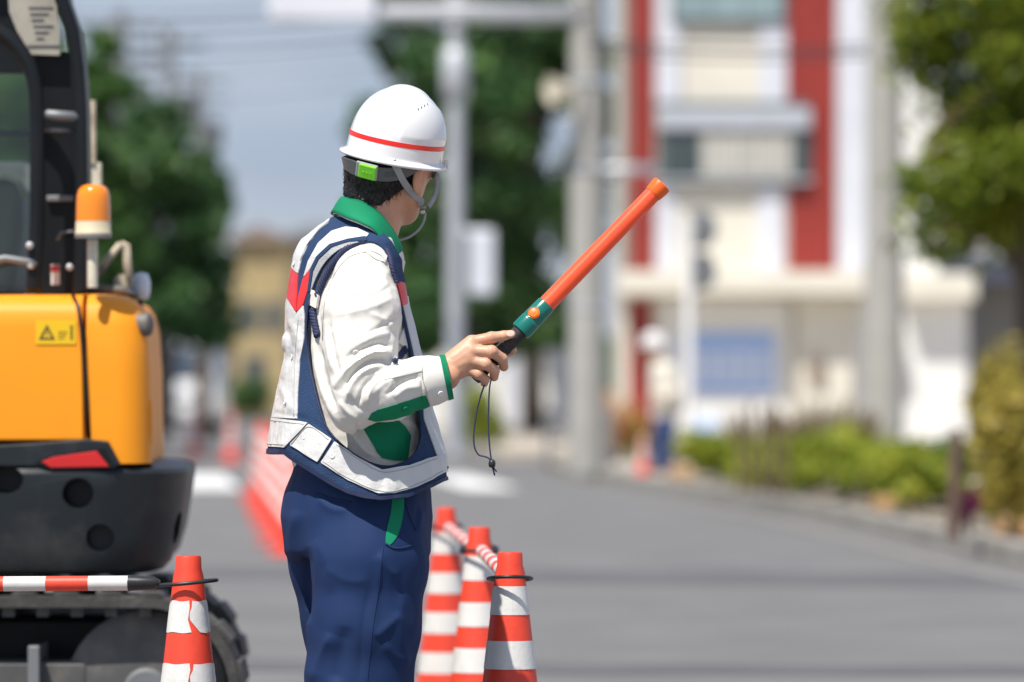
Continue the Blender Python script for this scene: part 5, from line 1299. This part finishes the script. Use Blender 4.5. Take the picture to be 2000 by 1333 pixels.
# ---- jacket
V, Q = surface_nets(sd_jacket, (520, 930), (405, 990), (-310, 260), 3.0)
V = relax(V, Q, 2); W_ = to_world(V); T = tris(Q); N = vnorm(W_, T); px_ = pix(W_)
z2 = lambda L: [(500 + .45 * a, 400 + .45 * b) for a, b in L]
FJ = [  # elbow bend and sleeve
      (z2([(600, 690), (540, 672), (470, 690), (405, 745), (365, 820)]), -8.40, 6.48), (z2([(590, 650), (520, 640), (440, 680), (380, 745), (340, 800)]), 8.40, 7.20),
      (z2([(560, 700), (480, 720), (420, 780), (390, 860)]), 7.35, 5.76), (z2([(520, 740), (470, 790), (440, 880)]), -5.25, 5.04), (z2([(560, 740), (500, 800), (480, 870)]), 5.25, 5.04),
      (z2([(590, 620), (540, 600), (450, 630), (390, 670)]), -6.30, 5.76), (z2([(585, 560), (520, 570), (430, 615)]), 4.20, 6.48), (z2([(600, 540), (560, 500), (490, 470)]), 2.62, 4.32),
      (z2([(620, 480), (560, 520), (480, 560)]), -2.62, 4.32), (z2([(600, 400), (520, 440), (400, 470), (330, 480)]), 2.31, 5.76), (z2([(590, 350), (500, 400), (380, 400)]), -1.89, 5.04),
      (z2([(480, 190), (485, 300), (470, 430)]), 2.10, 5.76), (z2([(300, 500), (310, 620), (340, 740)]), 3.68, 5.76), (z2([(320, 520), (335, 640), (365, 740)]), -3.15, 5.76),
      (z2([(340, 330), (330, 460), (345, 600)]), 2.10, 6.48), (z2([(720, 715), (640, 735), (560, 775), (500, 830)]), 4.73, 5.76), (z2([(720, 745), (640, 770), (560, 830)]), -4.73, 5.04),
      (z2([(720, 790), (650, 800), (600, 840)]), 3.68, 5.76), (z2([(690, 690), (620, 700), (560, 730)]), -3.68, 5.04), (z2([(640, 690), (600, 740), (580, 800)]), 2.62, 4.32),
      (z2([(360, 850), (400, 900), (450, 935)]), 4.20, 6.48), (z2([(400, 830), (440, 880), (500, 905)]), -3.15, 5.76), (z2([(720, 700), (722, 870)]), -2.62, 2.88),
      # body of the jacket seen in the armhole
      (z2([(250, 600), (275, 760), (330, 900), (400, 990)]), 4.20, 6.48), (z2([(270, 600), (300, 760), (350, 900)]), -4.20, 5.76), (z2([(400, 960), (450, 1040), (520, 1100)]), 4.20, 7.20),
      (z2([(420, 940), (480, 1040), (540, 1090)]), -4.20, 5.76), (z2([(610, 930), (690, 960), (705, 1040)]), 3.15, 5.76), (z2([(490, 200), (550, 220), (565, 260)]), 2.62, 3.60), (z2([(470, 215), (540, 245)]), -2.10, 3.60)]
D = folds(px_, [(a, b, c * .82) for a, b, c in FJ], True) * 1.1; D = np.where(V[:, 1] < 0, D, 0) + fnoise(V, .012, 2., (1, 1, .6)) * 2. + fnoise(V, .04, 7., (1.2, 1, .7)) * 1.5 - np.abs(fnoise(V, .016, 27., (1, 1, 1.5))) * 3. + fnoise(V, .09, 17.) * .5
D *= np.clip((V[:, 0] * 0 + 1), 0, 1) * np.where(V[:, 0] > 822, np.clip(1 - (V[:, 0] - 822) / 20, .25, 1), 1)
W_ = W_ + N * (D / 900)[:, None]; N = vnorm(W_, T)
hole = np.where((V[:, 1] < -100), V[:, 0] - 878 - (-V[:, 2] - 739) * .205, -9)     # sleeve opening
a_, b_, c_ = clip(W_, N, T, np.maximum(hole, np.maximum(-V[:, 2] - 915, V[:, 2] + 412)))
jacket = shell("jacket", a_, b_, c_, MT["jacket_cloth"], guard, 0, .004)
px_ = pix(W_); BVJ = bvh(W_, T); JK = (W_, N, T, px_, V)
arm_m = lambda v: v[:, 1] + 140
panel(JK, z2([(722, 690), (735, 684), (800, 668), (830, 660), (862, 845), (835, 852), (757, 872), (745, 835)]), "cuff", MT["jacket_cloth"], jacket, .0030, .004, lambda v: np.maximum(v[:, 1] + 110, hole))
def opening(v): return np.maximum(np.abs(hole + 5.5) - 5.6, v[:, 1] + 110)
panel(JK, [(800, 660), (920, 660), (920, 830), (800, 830)], "cuff_trim", MT["green_cloth"], jacket, .0045, .006, opening)
panel(JK, z2([(486, 932), (502, 905), (535, 888), (630, 860), (736, 826), (756, 872), (700, 900), (600, 930), (520, 940)]), "sleeve_stripe", MT["green_cloth"], jacket, .0018, .004, lambda v: v[:, 1] + 165)
panel(JK, z2([(448, 938), (520, 910), (592, 915), (642, 958), (668, 1002), (655, 1112), (600, 1110), (545, 1098), (500, 1030)]), "pocket_flap", MT["green_cloth"], jacket, .0035, .005, lambda v: np.maximum(v[:, 1] + 20, -190 - v[:, 1]))
panel(JK, z2([(468, 200), (478, 185), (545, 205), (566, 225), (560, 252), (520, 240)]), "shoulder_yoke", MT["jacket_cloth"], jacket, .003, .005, lambda v: v[:, 1] + 60)
panel(JK, z2([(228, 378), (240, 360), (285, 395), (275, 452), (232, 430)]), "loop_tab", MT["jacket_cloth"], jacket, .010, .006, lambda v: v[:, 1] + 60)
panel(JK, z2([(612, 600), (640, 530), (660, 628), (640, 622)]), "chest_flap", MT["jacket_cloth"], jacket, .006, .005, lambda v: np.maximum(v[:, 1] + 20, -175 - v[:, 1]))
for q in ((430, 638), (797, 818), (645, 883)):
    x, y = z2([q])[0]
    disc(BVJ, "snap_button", x, y, 6.2, 6.2, 2., MT["green_cloth" if q[0] == 645 else "snap_button"], jacket, off=.0035, ring=True)

pm("thread", (.42, .41, .38), .8, .05)
def stitch(tree, L, name, mat, parent, r_=.0009, off=.0008, fn=z2):
    return MB().tube([hit(tree, *q, off)[0] for q in spline(fn(L), 8)], r_, 6).build(name, mat, parent, True)
stitch(BVJ, [(566, 228), (520, 212), (470, 208), (400, 232), (345, 300), (305, 400), (292, 500), (290, 590)], "sleeve_seam", MT["thread"], jacket)
stitch(BVJ, [(724, 700), (728, 770), (752, 866)], "cuff_seam", MT["thread"], jacket, off=.0040)
stitch(BVJ, [(560, 760), (640, 742), (722, 722)], "placket_seam", MT["thread"], jacket)
stitch(BVJ, [(480, 200), (530, 218), (560, 248)], "yoke_seam", MT["thread"], jacket, off=.0036)
# braided cord over the shoulder (three twisted strands), its end behind the loop and the front run
def cord(ptsz, name, parent, tree, r=4., off=4., turns=.05, strands=3):
    c = spline([hit(tree, *q, off / 900)[0] for q in z2(ptsz)], 14); nr = [hit(tree, *pix(np.array([p]))[0], 0)[1] for p in c]
    m = MB(); L = 0; acc = [0]
    for i in range(1, len(c)): L += np.linalg.norm(c[i] - c[i - 1]) * 900; acc.append(L)
    for s in range(strands):
        pts = []
        for i in range(len(c)):
            t = Vector(c[min(i + 1, len(c) - 1)] - c[max(i - 1, 0)]).normalized(); n_ = nr[i]; sd = t.cross(n_).normalized(); a = acc[i] * turns * 2 * math.pi + s * 2 * math.pi / strands
            pts.append(Vector(c[i]) + (sd * math.cos(a) * 4.2 + n_ * math.sin(a) * 2.6) / 900)
        m.tube(pts, r / 900, 8)
    return m.build(name, MT["navy_cord"], parent, True, sharp=60)
acord = cord([(470, 162), (428, 178), (384, 208), (340, 262), (304, 322), (280, 375), (272, 402)], "shoulder_cord", jacket, BVJ)
cord([(250, 455), (258, 500), (272, 570)], "cord_end", jacket, BVJ, 5, 3)

# collar: fall over the neck, green with a white underside edge
def collar(up, dn, name, mat, parent, th):
    up = spline(up, 6); dn = spline(dn, 6); n = len(up); V_ = []; Fc = []; K = 6
    for i in range(n):
        for k in range(K):
            t = k / (K - 1); q = up[i] * (1 - t) + dn[i] * t; q = q + np.array((0, -1.5 * math.sin(math.pi * t) , -2.5 * math.sin(math.pi * t) * np.sign(-q[2] + .01)))
            V_.append(to_world(np.array([[q[0], q[2], -q[1]]]))[0])
    for i in range(n - 1):
        for k in range(K - 1): Fc.append((i * K + k, i * K + k + 1, (i + 1) * K + k + 1, (i + 1) * K + k))
    o = mk(name, V_, Fc, mat, parent, True); s = o.modifiers.new("thickness", 'SOLIDIFY'); s.thickness = th; s.offset = 0
    return o
UP = [(790, 508, -8), (780, 470, -46), (752, 428, -64), (722, 401, -60), (694, 390, -44), (670, 385, -10), (668, 388, 30), (690, 398, 60), (722, 425, 62), (754, 470, 46), (778, 512, 12)]
DN = [(784, 524, -60), (768, 510, -98), (734, 454, -116), (706, 436, -112), (674, 424, -86), (651, 415, -22), (648, 420, 40), (668, 432, 98), (700, 455, 118), (736, 505, 96), (764, 548, 40)]
collar(UP, DN, "collar", MT["green_cloth"], jacket, .0032)
DN2 = [(787, 533, -56), (776, 524, -90), (741, 462, -113), (710, 441, -106), (676, 428, -80), (655, 418, -22), (652, 423, 38), (672, 436, 90), (704, 460, 110), (738, 510, 90), (764, 552, 38)]
UP2 = [(p[0] + .5, p[1] + 5, p[2] * .9) for p in UP]
collar(UP2, DN2, "collar_underside", MT["jacket_cloth"], jacket, .003)

# ---- vest
V, Q = surface_nets(sd_vest, (490, 905), (400, 1005), (-240, 240), 4.)
V = relax(V, Q, 2); W_ = to_world(V); T = tris(Q); N = vnorm(W_, T); px_ = pix(W_)
FV = [(z2([(150, 500), (185, 560), (200, 640)]), 3, 6), (z2([(130, 540), (160, 600), (150, 700)]), -3, 6), (z2([(170, 560), (140, 660), (120, 760)]), 3, 7), (z2([(205, 500), (170, 640)]), -2, 5),
      (z2([(100, 780), (140, 850), (170, 900)]), 2.5, 7), (z2([(620, 1120), (600, 1250)]), 3, 8), (z2([(660, 1110), (700, 1230)]), -3, 7), (z2([(560, 1140), (540, 1250)]), -2.5, 8),
      (z2([(740, 1100), (760, 1200)]), 2.5, 7), (z2([(400, 1060), (360, 1170)]), 2., 9), (z2([(210, 950), (120, 1060)]), 2.5, 8), (z2([(95, 560), (130, 580), (120, 640)]), 7, 7), (z2([(60, 900), (230, 930)]), -1.6, 4),
      (z2([(240, 930), (330, 1010), (540, 1145), (800, 1070)]), -1.6, 4)]
D = folds(px_, FV); D = np.where(V[:, 1] < 30, D, 0) + fnoise(V, .013, 4., (1, 1, .35)) * 5 + fnoise(V, .045, 8., (1, 1, .7)) * 1.6
W_ = W_ + N * (D / 900)[:, None]; N = vnorm(W_, T)
px_ = pix(W_); VB = (W_, N, T, px_, V); BVV = bvh(W_, T)
OUTL = z2([(345, 20), (150, 60), (20, 300), (-30, 900), (-30, 1082), (122, 1085), (150, 1108), (240, 1165), (330, 1222), (400, 1256), (470, 1276), (540, 1284), (660, 1272), (740, 1240), (815, 1202), (900, 1180),
           (900, 1060), (850, 900), (800, 700), (760, 560), (690, 400), (640, 250), (590, 160), (500, 60), (440, 20)])
HOLE = spline(z2([(476, 160), (425, 172), (358, 200), (302, 252), (264, 318), (240, 385), (226, 460), (220, 560), (228, 660), (246, 760), (300, 950), (375, 1042), (470, 1108), (560, 1135), (640, 1118), (700, 1060), (716, 960), (702, 860),
                 (690, 760), (672, 640), (648, 520), (615, 380), (590, 285), (560, 205), (520, 165), (474, 158)]), 4)[:-1]
dv = np.maximum(poly_sd(px_, OUTL), -poly_sd(px_, HOLE))
dv = np.maximum(dv, 424 - (-V[:, 2]) )
a_, b_, c_ = clip(W_, N, T, dv)
vest = shell("vest", a_, b_, c_, MT["vest_mesh"], guard, 0, .004)
def vp(L, name, mat, off=.0022, curve=False, mask=None):
    pl = z2(L); pl = spline(pl + pl[:1], 4)[:-1] if curve else pl
    d = np.maximum(poly_sd(px_, pl), dv + .8)
    if mask is not None: d = np.maximum(d, mask(V))
    a, b, c = clip(W_, N, T, d); return shell(name, a, b, c, MT[mat], vest, off, .003)
vp([(330, 30), (318, 72), (270, 112), (228, 170), (202, 232), (184, 300), (145, 263), (20, 200), (100, 60)], "reflective_strip", "reflective")
vp([(20, 180), (145, 264), (184, 303), (177, 468), (138, 407), (20, 350)], "red_chevron", "red_tape")
vp([(239, 278), (230, 360), (208, 432), (178, 466), (186, 400), (206, 320)], "red_chevron", "red_tape")
vp([(20, 355), (138, 409), (176, 474), (207, 437), (213, 480), (210, 590), (192, 680), (184, 800), (181, 930), (-40, 918), (-40, 600)], "reflective_strip", "reflective")
vp([(490, 128), (440, 104), (390, 98), (330, 116), (272, 168), (228, 246), (208, 316), (239, 276), (264, 226), (322, 172), (400, 150), (474, 150)], "reflective_strip", "reflective")
vp([(480, 140), (400, 151), (323, 173), (265, 227), (240, 279), (226, 380), (236, 380), (250, 290), (276, 236), (332, 185), (404, 162), (480, 158)], "armhole_trim", "vest_mesh", .0032)
vp([(480, 158), (404, 163), (333, 187), (277, 238), (251, 291), (238, 380), (250, 400), (262, 330), (300, 262), (350, 212), (410, 186), (480, 170)], "mesh_edge", "pale_mesh", .0016)
vp([(-40, 924), (78, 926), (228, 946), (125, 1054), (-40, 1046)], "hem_band", "reflective", .0026)
vp([(234, 953), (330, 1020), (270, 1118), (150, 1042)], "hem_band", "reflective", .0045)
vp([(342, 1030), (440, 1093), (545, 1150), (660, 1133), (780, 1091), (900, 1050), (900, 1140), (815, 1162), (700, 1225), (600, 1252), (530, 1254), (400, 1195), (284, 1120)], "hem_band", "reflective", .0035)
vp([(722, 860), (752, 850), (830, 1075), (784, 1090), (727, 930)], "reflective_strip", "reflective")
vp([(625, 385), (660, 400), (760, 660), (700, 720), (664, 560)], "reflective_strip", "reflective")
vp([(600, 330), (640, 340), (655, 430), (630, 440)], "red_chevron", "red_tape", .004)
vp([(-40, 1056), (126, 1062), (152, 1090), (330, 1200), (400, 1236), (540, 1266), (660, 1254), (815, 1184), (900, 1160), (900, 1200), (815, 1206), (660, 1276), (540, 1288), (400, 1258), (330, 1226), (150, 1112), (122, 1088), (-40, 1086)], "hem_binding", "vest_trim", .003)
for L_, of_ in (([(20, 936), (80, 938), (210, 955)], .0032), ([(20, 1036), (60, 1040), (122, 1043)], .0032), ([(160, 1040), (235, 966), (318, 1022)], .0052), ([(350, 1042), (440, 1104), (545, 1161), (660, 1144), (780, 1103)], .0042), ([(295, 1114), (400, 1184), (530, 1243), (600, 1241), (700, 1214), (805, 1156)], .0042), ([(188, 480), (172, 700), (168, 925)], .0028), ([(196, 244), (222, 182), (268, 122), (318, 82)], .0028)):
    stitch(BVV, L_, "stitch_line", MT["thread"], vest, .0008, of_)
# piping round the armhole
for mm, nm in ((-1, "armhole_piping"),):
    hp = [hit(BVV, x, y, .0015)[0] for x, y in HOLE] ; hp.append(hp[0])
    MB().tube(hp[22:64], .0020, 7).build(nm, MT["vest_trim"], vest, True)
for q in ((162, 662), (132, 858), (215, 1010), (335, 1092), (170, 258)):
    x, y = z2([q])[0]; disc(BVV, "snap_button", x, y, 5.2, 5.2, 1.8, MT["snap_button"], vest, off=.0035, ring=True)
# loose pull cord at the front hem and the braided front cord
p = [P(*q, Y0 - .06) for q in spline(z2([(752, 900), (775, 1000), (800, 1090), (815, 1135), (836, 1142)]), 6)]
MB().tube(p, [.0024] * (len(p) - 3) + [.003, .0035, .002], 7).build("pull_cord", MT["vest_trim"], vest, True)
cord([(563, 205), (580, 265), (602, 340)], "front_cord", jacket, BVJ, 3.4, 5)
cord([(640, 625), (618, 660), (602, 690)], "front_cord", jacket, BVJ, 3.2, 6)

# ---- helmet
ku = np.array((.19, -.10, .976)); ku /= np.linalg.norm(ku)
kf = np.array((math.sin(HT), math.cos(HT), 0.)); kf -= kf @ ku * ku; kf /= np.linalg.norm(kf); kr = np.cross(kf, ku)
KC = np.array((770., 0., -303.))
NPH, NT = 200, 70; V_ = []; Fc = []
prof = []
for i in range(NT + 1):
    s = i / NT
    t = math.sin(s * math.pi / 2) if s > .0 else 0
    prof.append((max(0., 1 - t ** 2.7) ** .53, t * 137))
lip_ = [(.93, -9, 0), (1.0, -11, 5), (1.02, -11, 9), (1.025, -8, 11), (1.02, -5, 9.5), (1.005, -3, 4), (1.0, 1, .5)]
rows = [(a, h, e) for a, h, e in lip_] + [(r_, h, 0) for r_, h in prof[1:]]
for (r_, h, e) in rows:
    for k in range(NPH):
        a = 2 * math.pi * k / NPH; c, s = math.cos(a), math.sin(a)
        vis = max(0, c) ** 6 * 20 * (e / 10.)
        lf, lr = (104 * r_ + e) * c + vis, (91 * r_ + e) * s
        dz = -3 * max(0, c) ** 4 * (e / 10.)
        n0 = np.array((c, s, 0))
        rid = 3.2 / (1 + math.exp((abs(lr) - 24) / 2.2)) * np.clip((h - 48) / 30, 0, 1)
        q = KC + lf * kf + lr * kr + (h + dz + rid * .9) * ku
        V_.append(q)
V_ = np.array(V_)
for i in range(len(rows) - 1):
    for k in range(NPH):
        k2 = (k + 1) % NPH; Fc.append((i * NPH + k, i * NPH + k2, (i + 1) * NPH + k2, (i + 1) * NPH + k))
W_ = to_world(V_); Qh = np.array(Fc); Th = tris(Qh); Nh = vnorm(W_, Th)
ctr = to_world(np.array([KC + 40 * ku]))[0]
if ((W_ - ctr) * Nh).sum() < 0: Nh = -Nh; Qh = Qh[:, ::-1]; Th = Th[:, ::-1]
Nh[-NPH:] = np.array((ku[0], ku[1], ku[2]))
pxh = pix(W_); sd_ = poly_sd(pxh, spline([(779, 292), (783, 255), (796, 218), (816, 198), (842, 202), (900, 260), (900, 330), (779, 325)], 5))
stp = 1 / (1 + np.exp(sd_ / .9)); loch = (V_ - KC) @ ku
D = np.where((V_[:, 1] < 10) & (loch > 36), stp * 2.4 * np.clip((loch - 36) / 12, 0, 1) * np.clip((134 - loch) / 20, 0, 1), 0)
W_ = W_ + Nh * (D / 900)[:, None]; Nh = vnorm(W_, Th); Nh[-NPH:] = Nh[-NPH - 1:-NPH].mean(0)
helmet = mk("helmet", W_, Qh.tolist(), MT["helmet_white"], guard, True)
s_ = helmet.modifiers.new("thickness", 'SOLIDIFY'); s_.thickness = .0025; s_.offset = -1
BVH_ = bvh(W_, Th)
a_, b_, c_ = clip(W_, Nh, Th, np.abs(loch - 31) - 4.7)
shell("red_band", a_, b_, c_, MT["helmet_red"], helmet, .0006, .001)
for (x, y) in ((817, 214), (823, 210.5), (829, 207), (835, 204)):
    c, n_ = hit(BVH_, x, y, .0); t = Vector((.45, 0, 1)); t = (t - n_ * t.dot(n_)).normalized(); s2 = t.cross(n_)
    M = Matrix((s2, t, n_)).transposed(); MB().box(c, (.0022, .0062, .0012), M=M).build("vent_slot", MT["gear_grey"], helmet, bev=.0004)
# hook at the brim
c, n_ = hit(BVH_, 866, 318, 0); hx = P(872, 319, c.y)
MB().box(hx, (.008, .006, .011), rz=.4).tube([hx + Vector((0, 0, -.005)), hx + Vector((.003, 0, -.011)), hx + Vector((-.004, 0, -.013))], .0014, 6).build("goggle_hook", MT["metal_clip"], helmet, bev=.001)
# rear adjuster band, following the hair
hb = [(664, 314), (677, 320), (690, 326), (715, 334), (745, 340), (772, 339), (795, 331), (815, 317), (832, 303)]
V3, Q3 = surface_nets(lambda p: ell(p, HL(-9, 0, -4), (103, 85, 98), HM), (640, 880), (180, 420), (-140, 140), 5.); W3 = to_world(V3); T3 = tris(Q3); BVC = bvh(W3, T3)
pts, nr = zip(*[hit(BVC, *q, .001) for q in spline(hb, 6)])
ribbon(pts, nr, [.024 + .008 * min(1, i / 12) for i in range(len(pts))], .003).build("adjuster_band", MT["gear_grey"], helmet, True, sharp=40)
c, n_ = hit(BVC, 718, 332, .006); t = (Vector((1, 0, -.12)) - n_ * Vector((1, 0, -.12)).dot(n_)).normalized(); M = Matrix((t, n_.cross(t), n_)).transposed()
MB().box(c, (.050, .037, .006), M=M).build("adjuster_frame", MT["strap_grey"], helmet, bev=.004, seg=3)
MB().box(c + n_ * .0035 + t * .003, (.040, .033, .008), M=M).build("adjuster_tab", MT["lime_plastic"], helmet, bev=.003, seg=3)
for k in (-1, 0, 1):
    MB().box(c + n_ * .0078 + t * (.003 + k * .008), (.004, .003, .001), M=M).build("tab_mark", MT["lime_plastic"], helmet, bev=.0006)
for k in range(7):
    cc, nn = hit(BVC, 752 + k * 3.2, 339.5 - k * .15, .0045); MB().box(cc, (.0012, .012, .0014), M=M).build("adjuster_rib", MT["gear_grey"], helmet)
# straps
def strap(L, wd, name, tree, off=.002):
    H_ = []
    for q in spline(L, 6):
        a, b = hit(BVB, *q, off), hit(BVC, *q, .004); H_.append(a if (a[0].y < b[0].y or q[1] > 372) else b)
    pts, nr = zip(*H_)
    pts = [Vector(q) for q in pts]
    for _ in range(3): pts = [pts[0]] + [(pts[i - 1] + pts[i] * 2 + pts[i + 1]) / 4 for i in range(1, len(pts) - 1)] + [pts[-1]]
    nn = []
    for i in range(len(nr)):
        q = sum((nr[j] for j in range(max(0, i - 3), min(len(nr), i + 4))), Vector()); nn.append(q.normalized())
    return ribbon(pts, nn, wd, .0016).build(name, MT["strap_grey"], helmet, True, sharp=40)
strap([(766, 314), (776, 332), (786, 352), (802, 374), (819, 392), (834, 405)], .0145, "chin_strap", BVC if False else BVB, .006)
ps = [P(x, y, Y0 + d) for x, y, d in spline([(853, 340, .02), (853, 362, .015), (848, 385, .0), (837, 404, -.03)], 6)]
ribbon(ps, [Vector((.5, -.85, 0))] * len(ps), .011, .0016).build("chin_strap", MT["strap_grey"], helmet, True)
c, n_ = hit(BVB, 831, 408, .009)
MB().box(c, (.014, .010, .006), rz=-.4).build("strap_joint", MT["strap_grey"], helmet, bev=.002)
MB().lathe([(.0, -.005), (.006, -.004), (.007, 0), (.006, .004), (0, .005)], 14, c + Vector((-.001, -.003, -.010))).build("buckle", MT["metal_clip"], helmet, True)
ps = [P(x, y, c.y + d) for x, y, d in spline([(831, 416, 0), (828, 432, -.002), (818, 449, -.004), (800, 463, -.003), (776, 471, .0)], 6)]
MB().tube(ps, .0016, 6, flat=2.).build("strap_tail", MT["strap_grey"], helmet, True)
# safety glasses: temple arm by the ear and clear lens
g = lambda a, b, cc: Vector(to_world(np.array([HC + a * hf + b * hr + cc * hu]))[0])
gl = empty("safety_glasses", (0, 0, 0)); gl.parent = guard; gl.location = g(90, 0, -24) - GLOC
MB().tube([g(-6, 80, -28), g(20, 79, -24), g(60, 76, -22), g(84, 70, -22)], [.002, .0026, .003, .004], 8).build("temple_arm", MT["metal_clip"], gl, True)
MB().tube([g(-6, -80, -28), g(20, -79, -24), g(60, -76, -22), g(84, -70, -22)], [.002, .0026, .003, .004], 8).build("temple_arm", MT["metal_clip"], gl, True)
m = MB(); n = 15; A = []
for k in range(n):
    a = -1.1 + 2.2 * k / (n - 1); A.append((g(30 + 74 * math.cos(a), 74 * math.sin(a), -6), g(32 + 78 * math.cos(a), 78 * math.sin(a), -26), g(26 + 74 * math.cos(a), 72 * math.sin(a), -50)))
m.add([q for r3 in A for q in r3], [(i * 3 + k, i * 3 + k + 1, i * 3 + 4 + k, i * 3 + 3 + k) for i in range(n - 1) for k in (0, 1)])
o = m.build("lens", MT["lens_clear"], gl, True); s_ = o.modifiers.new("t", 'SOLIDIFY'); s_.thickness = .002
MB().box(g(72, 79, -22), (.012, .009, .019), rz=.5).build("hinge", MT["metal_clip"], gl, bev=.002)

# ================================================================ the baton
pm("baton_orange", (1., .11, .032), .22, .03, 5., coat=.25, sss=.0)
pm("baton_cap", (.88, .13, .012), .35, .04, 9.)
pm("baton_green", (.002, .155, .125), .28, .04, 9., coat=.3)
pm("button_orange", (.80, .20, .02), .4, .04, 9.)
bt = MT["baton_orange"].node_tree.nodes["Principled BSDF"]; bt.inputs["Transmission Weight"].default_value = .0; bt.inputs["Subsurface Weight"].default_value = .5; bt.inputs["Subsurface Radius"].default_value = (.03, .012, .006); bt.inputs["Subsurface Scale"].default_value = 1.; bt.inputs["Roughness"].default_value = .3
def bp(s):   # px along the axis from the butt
    a = np.array((930., -170., -737.)); e = np.array((1293., -120., -361.)); L = np.linalg.norm(e - a); return Vector(to_world(np.array([a + (e - a) * s]))[0])
B0, B1 = bp(0), bp(1); bd = (B1 - B0).normalized(); MBt = zto(bd); LB = (B1 - B0).length
baton = empty("traffic_baton", B0, "glowing-orange guide baton with teal collar and black grip, raised in the guard's hand", "baton")
baton["label"] = "orange tube baton with teal collar and black grip, held up by the guard"
u = 1 / 900
def bl(prof, name, mat, n=36, sharp=40): return MB().lathe([(r_ * u, s * LB) for r_, s in prof], n, B0, MBt).build(name, mat, baton, True, sharp=sharp)
bl([(6, -.012), (12, -.01), (14, .0), (14, .02), (13, .03), (13.5, .1), (14.2, .14), (14, .21), (15.5, .215), (15.5, .235), (16.5, .24)], "grip", MT["black_rubber"])
col_ = bl([(15, .236), (20.2, .238), (21, .245), (20.6, .285), (20.4, .292), (19.6, .294), (19.6, .297), (20, .30), (19, .372), (18, .378), (15, .38)], "collar", MT["baton_green"])
bl([(16., .374), (17.3, .376), (17.2, .39), (16.6, .7), (16.2, .962)], "light_tube", MT["baton_orange"])
bl([(16., .950), (17.4, .951), (18.0, .957), (19.8, .99), (19.4, .999), (17.5, 1.002), (16.5, .996), (0, .994)], "end_cap", MT["baton_cap"])
for k in range(5): bl([(13.6, .055 + k * .03), (15.2, .058 + k * .03), (15.2, .066 + k * .03), (13.6, .069 + k * .03)], "grip_ring", MT["black_rubber"])
vd = Vector((-.32, -1, .12)); vd = (vd - bd * vd.dot(bd)).normalized(); c = B0 + bd * (.318 * LB) + vd * 19.0 * u
Mx = Matrix((bd, vd.cross(bd), vd)).transposed()
MB().lathe([(11.5 * u, -.004), (11.5 * u, .0012), (10.5 * u, .002), (10 * u, .0008), (9.2 * u, .0008), (8.6 * u, .003), (4 * u, .0042), (0, .0045)], 24, c, Mx).build("switch_button", MT["button_orange"], baton, True, sharp=40)
# wrist cord with its stopper
cp = spline([(947, 738, -176), (946, 752, -182), (940, 770, -184), (932, 800, -184), (926, 840, -184), (926, 870, -184), (934, 888, -184), (946, 892, -185), (955, 896, -185), (961, 906, -185)], 7)
cq = spline([(960, 738, -178), (956, 760, -186), (954, 800, -186), (954, 840, -186), (957, 880, -186), (961, 906, -185)], 8)
wc = lambda L: [Vector(to_world(np.array([[q[0], q[2], -q[1]]]))[0]) for q in L]
m = MB(); m.tube(wc(cp), 1.6 * u, 7); m.tube(wc(cq), 1.5 * u, 7); m.build("wrist_cord", MT["navy_cord"], baton, True)
e = wc([(961, 906, -185)])[0]
MB().lathe([(2 * u, -8 * u), (6 * u, -6 * u), (7 * u, 0), (6 * u, 5 * u), (3 * u, 8 * u)], 14, e).build("cord_stopper", MT["black_plastic"], baton, True)
m = MB(); m.tube(wc([(962, 912, -185), (964, 920, -185), (966, 929, -185)]), 1.8 * u, 6); m.tube(wc([(963, 912, -186), (967, 918, -186), (970, 922, -186)]), 1.6 * u, 6); m.build("cord_tail", MT["navy_cord"], baton, True)
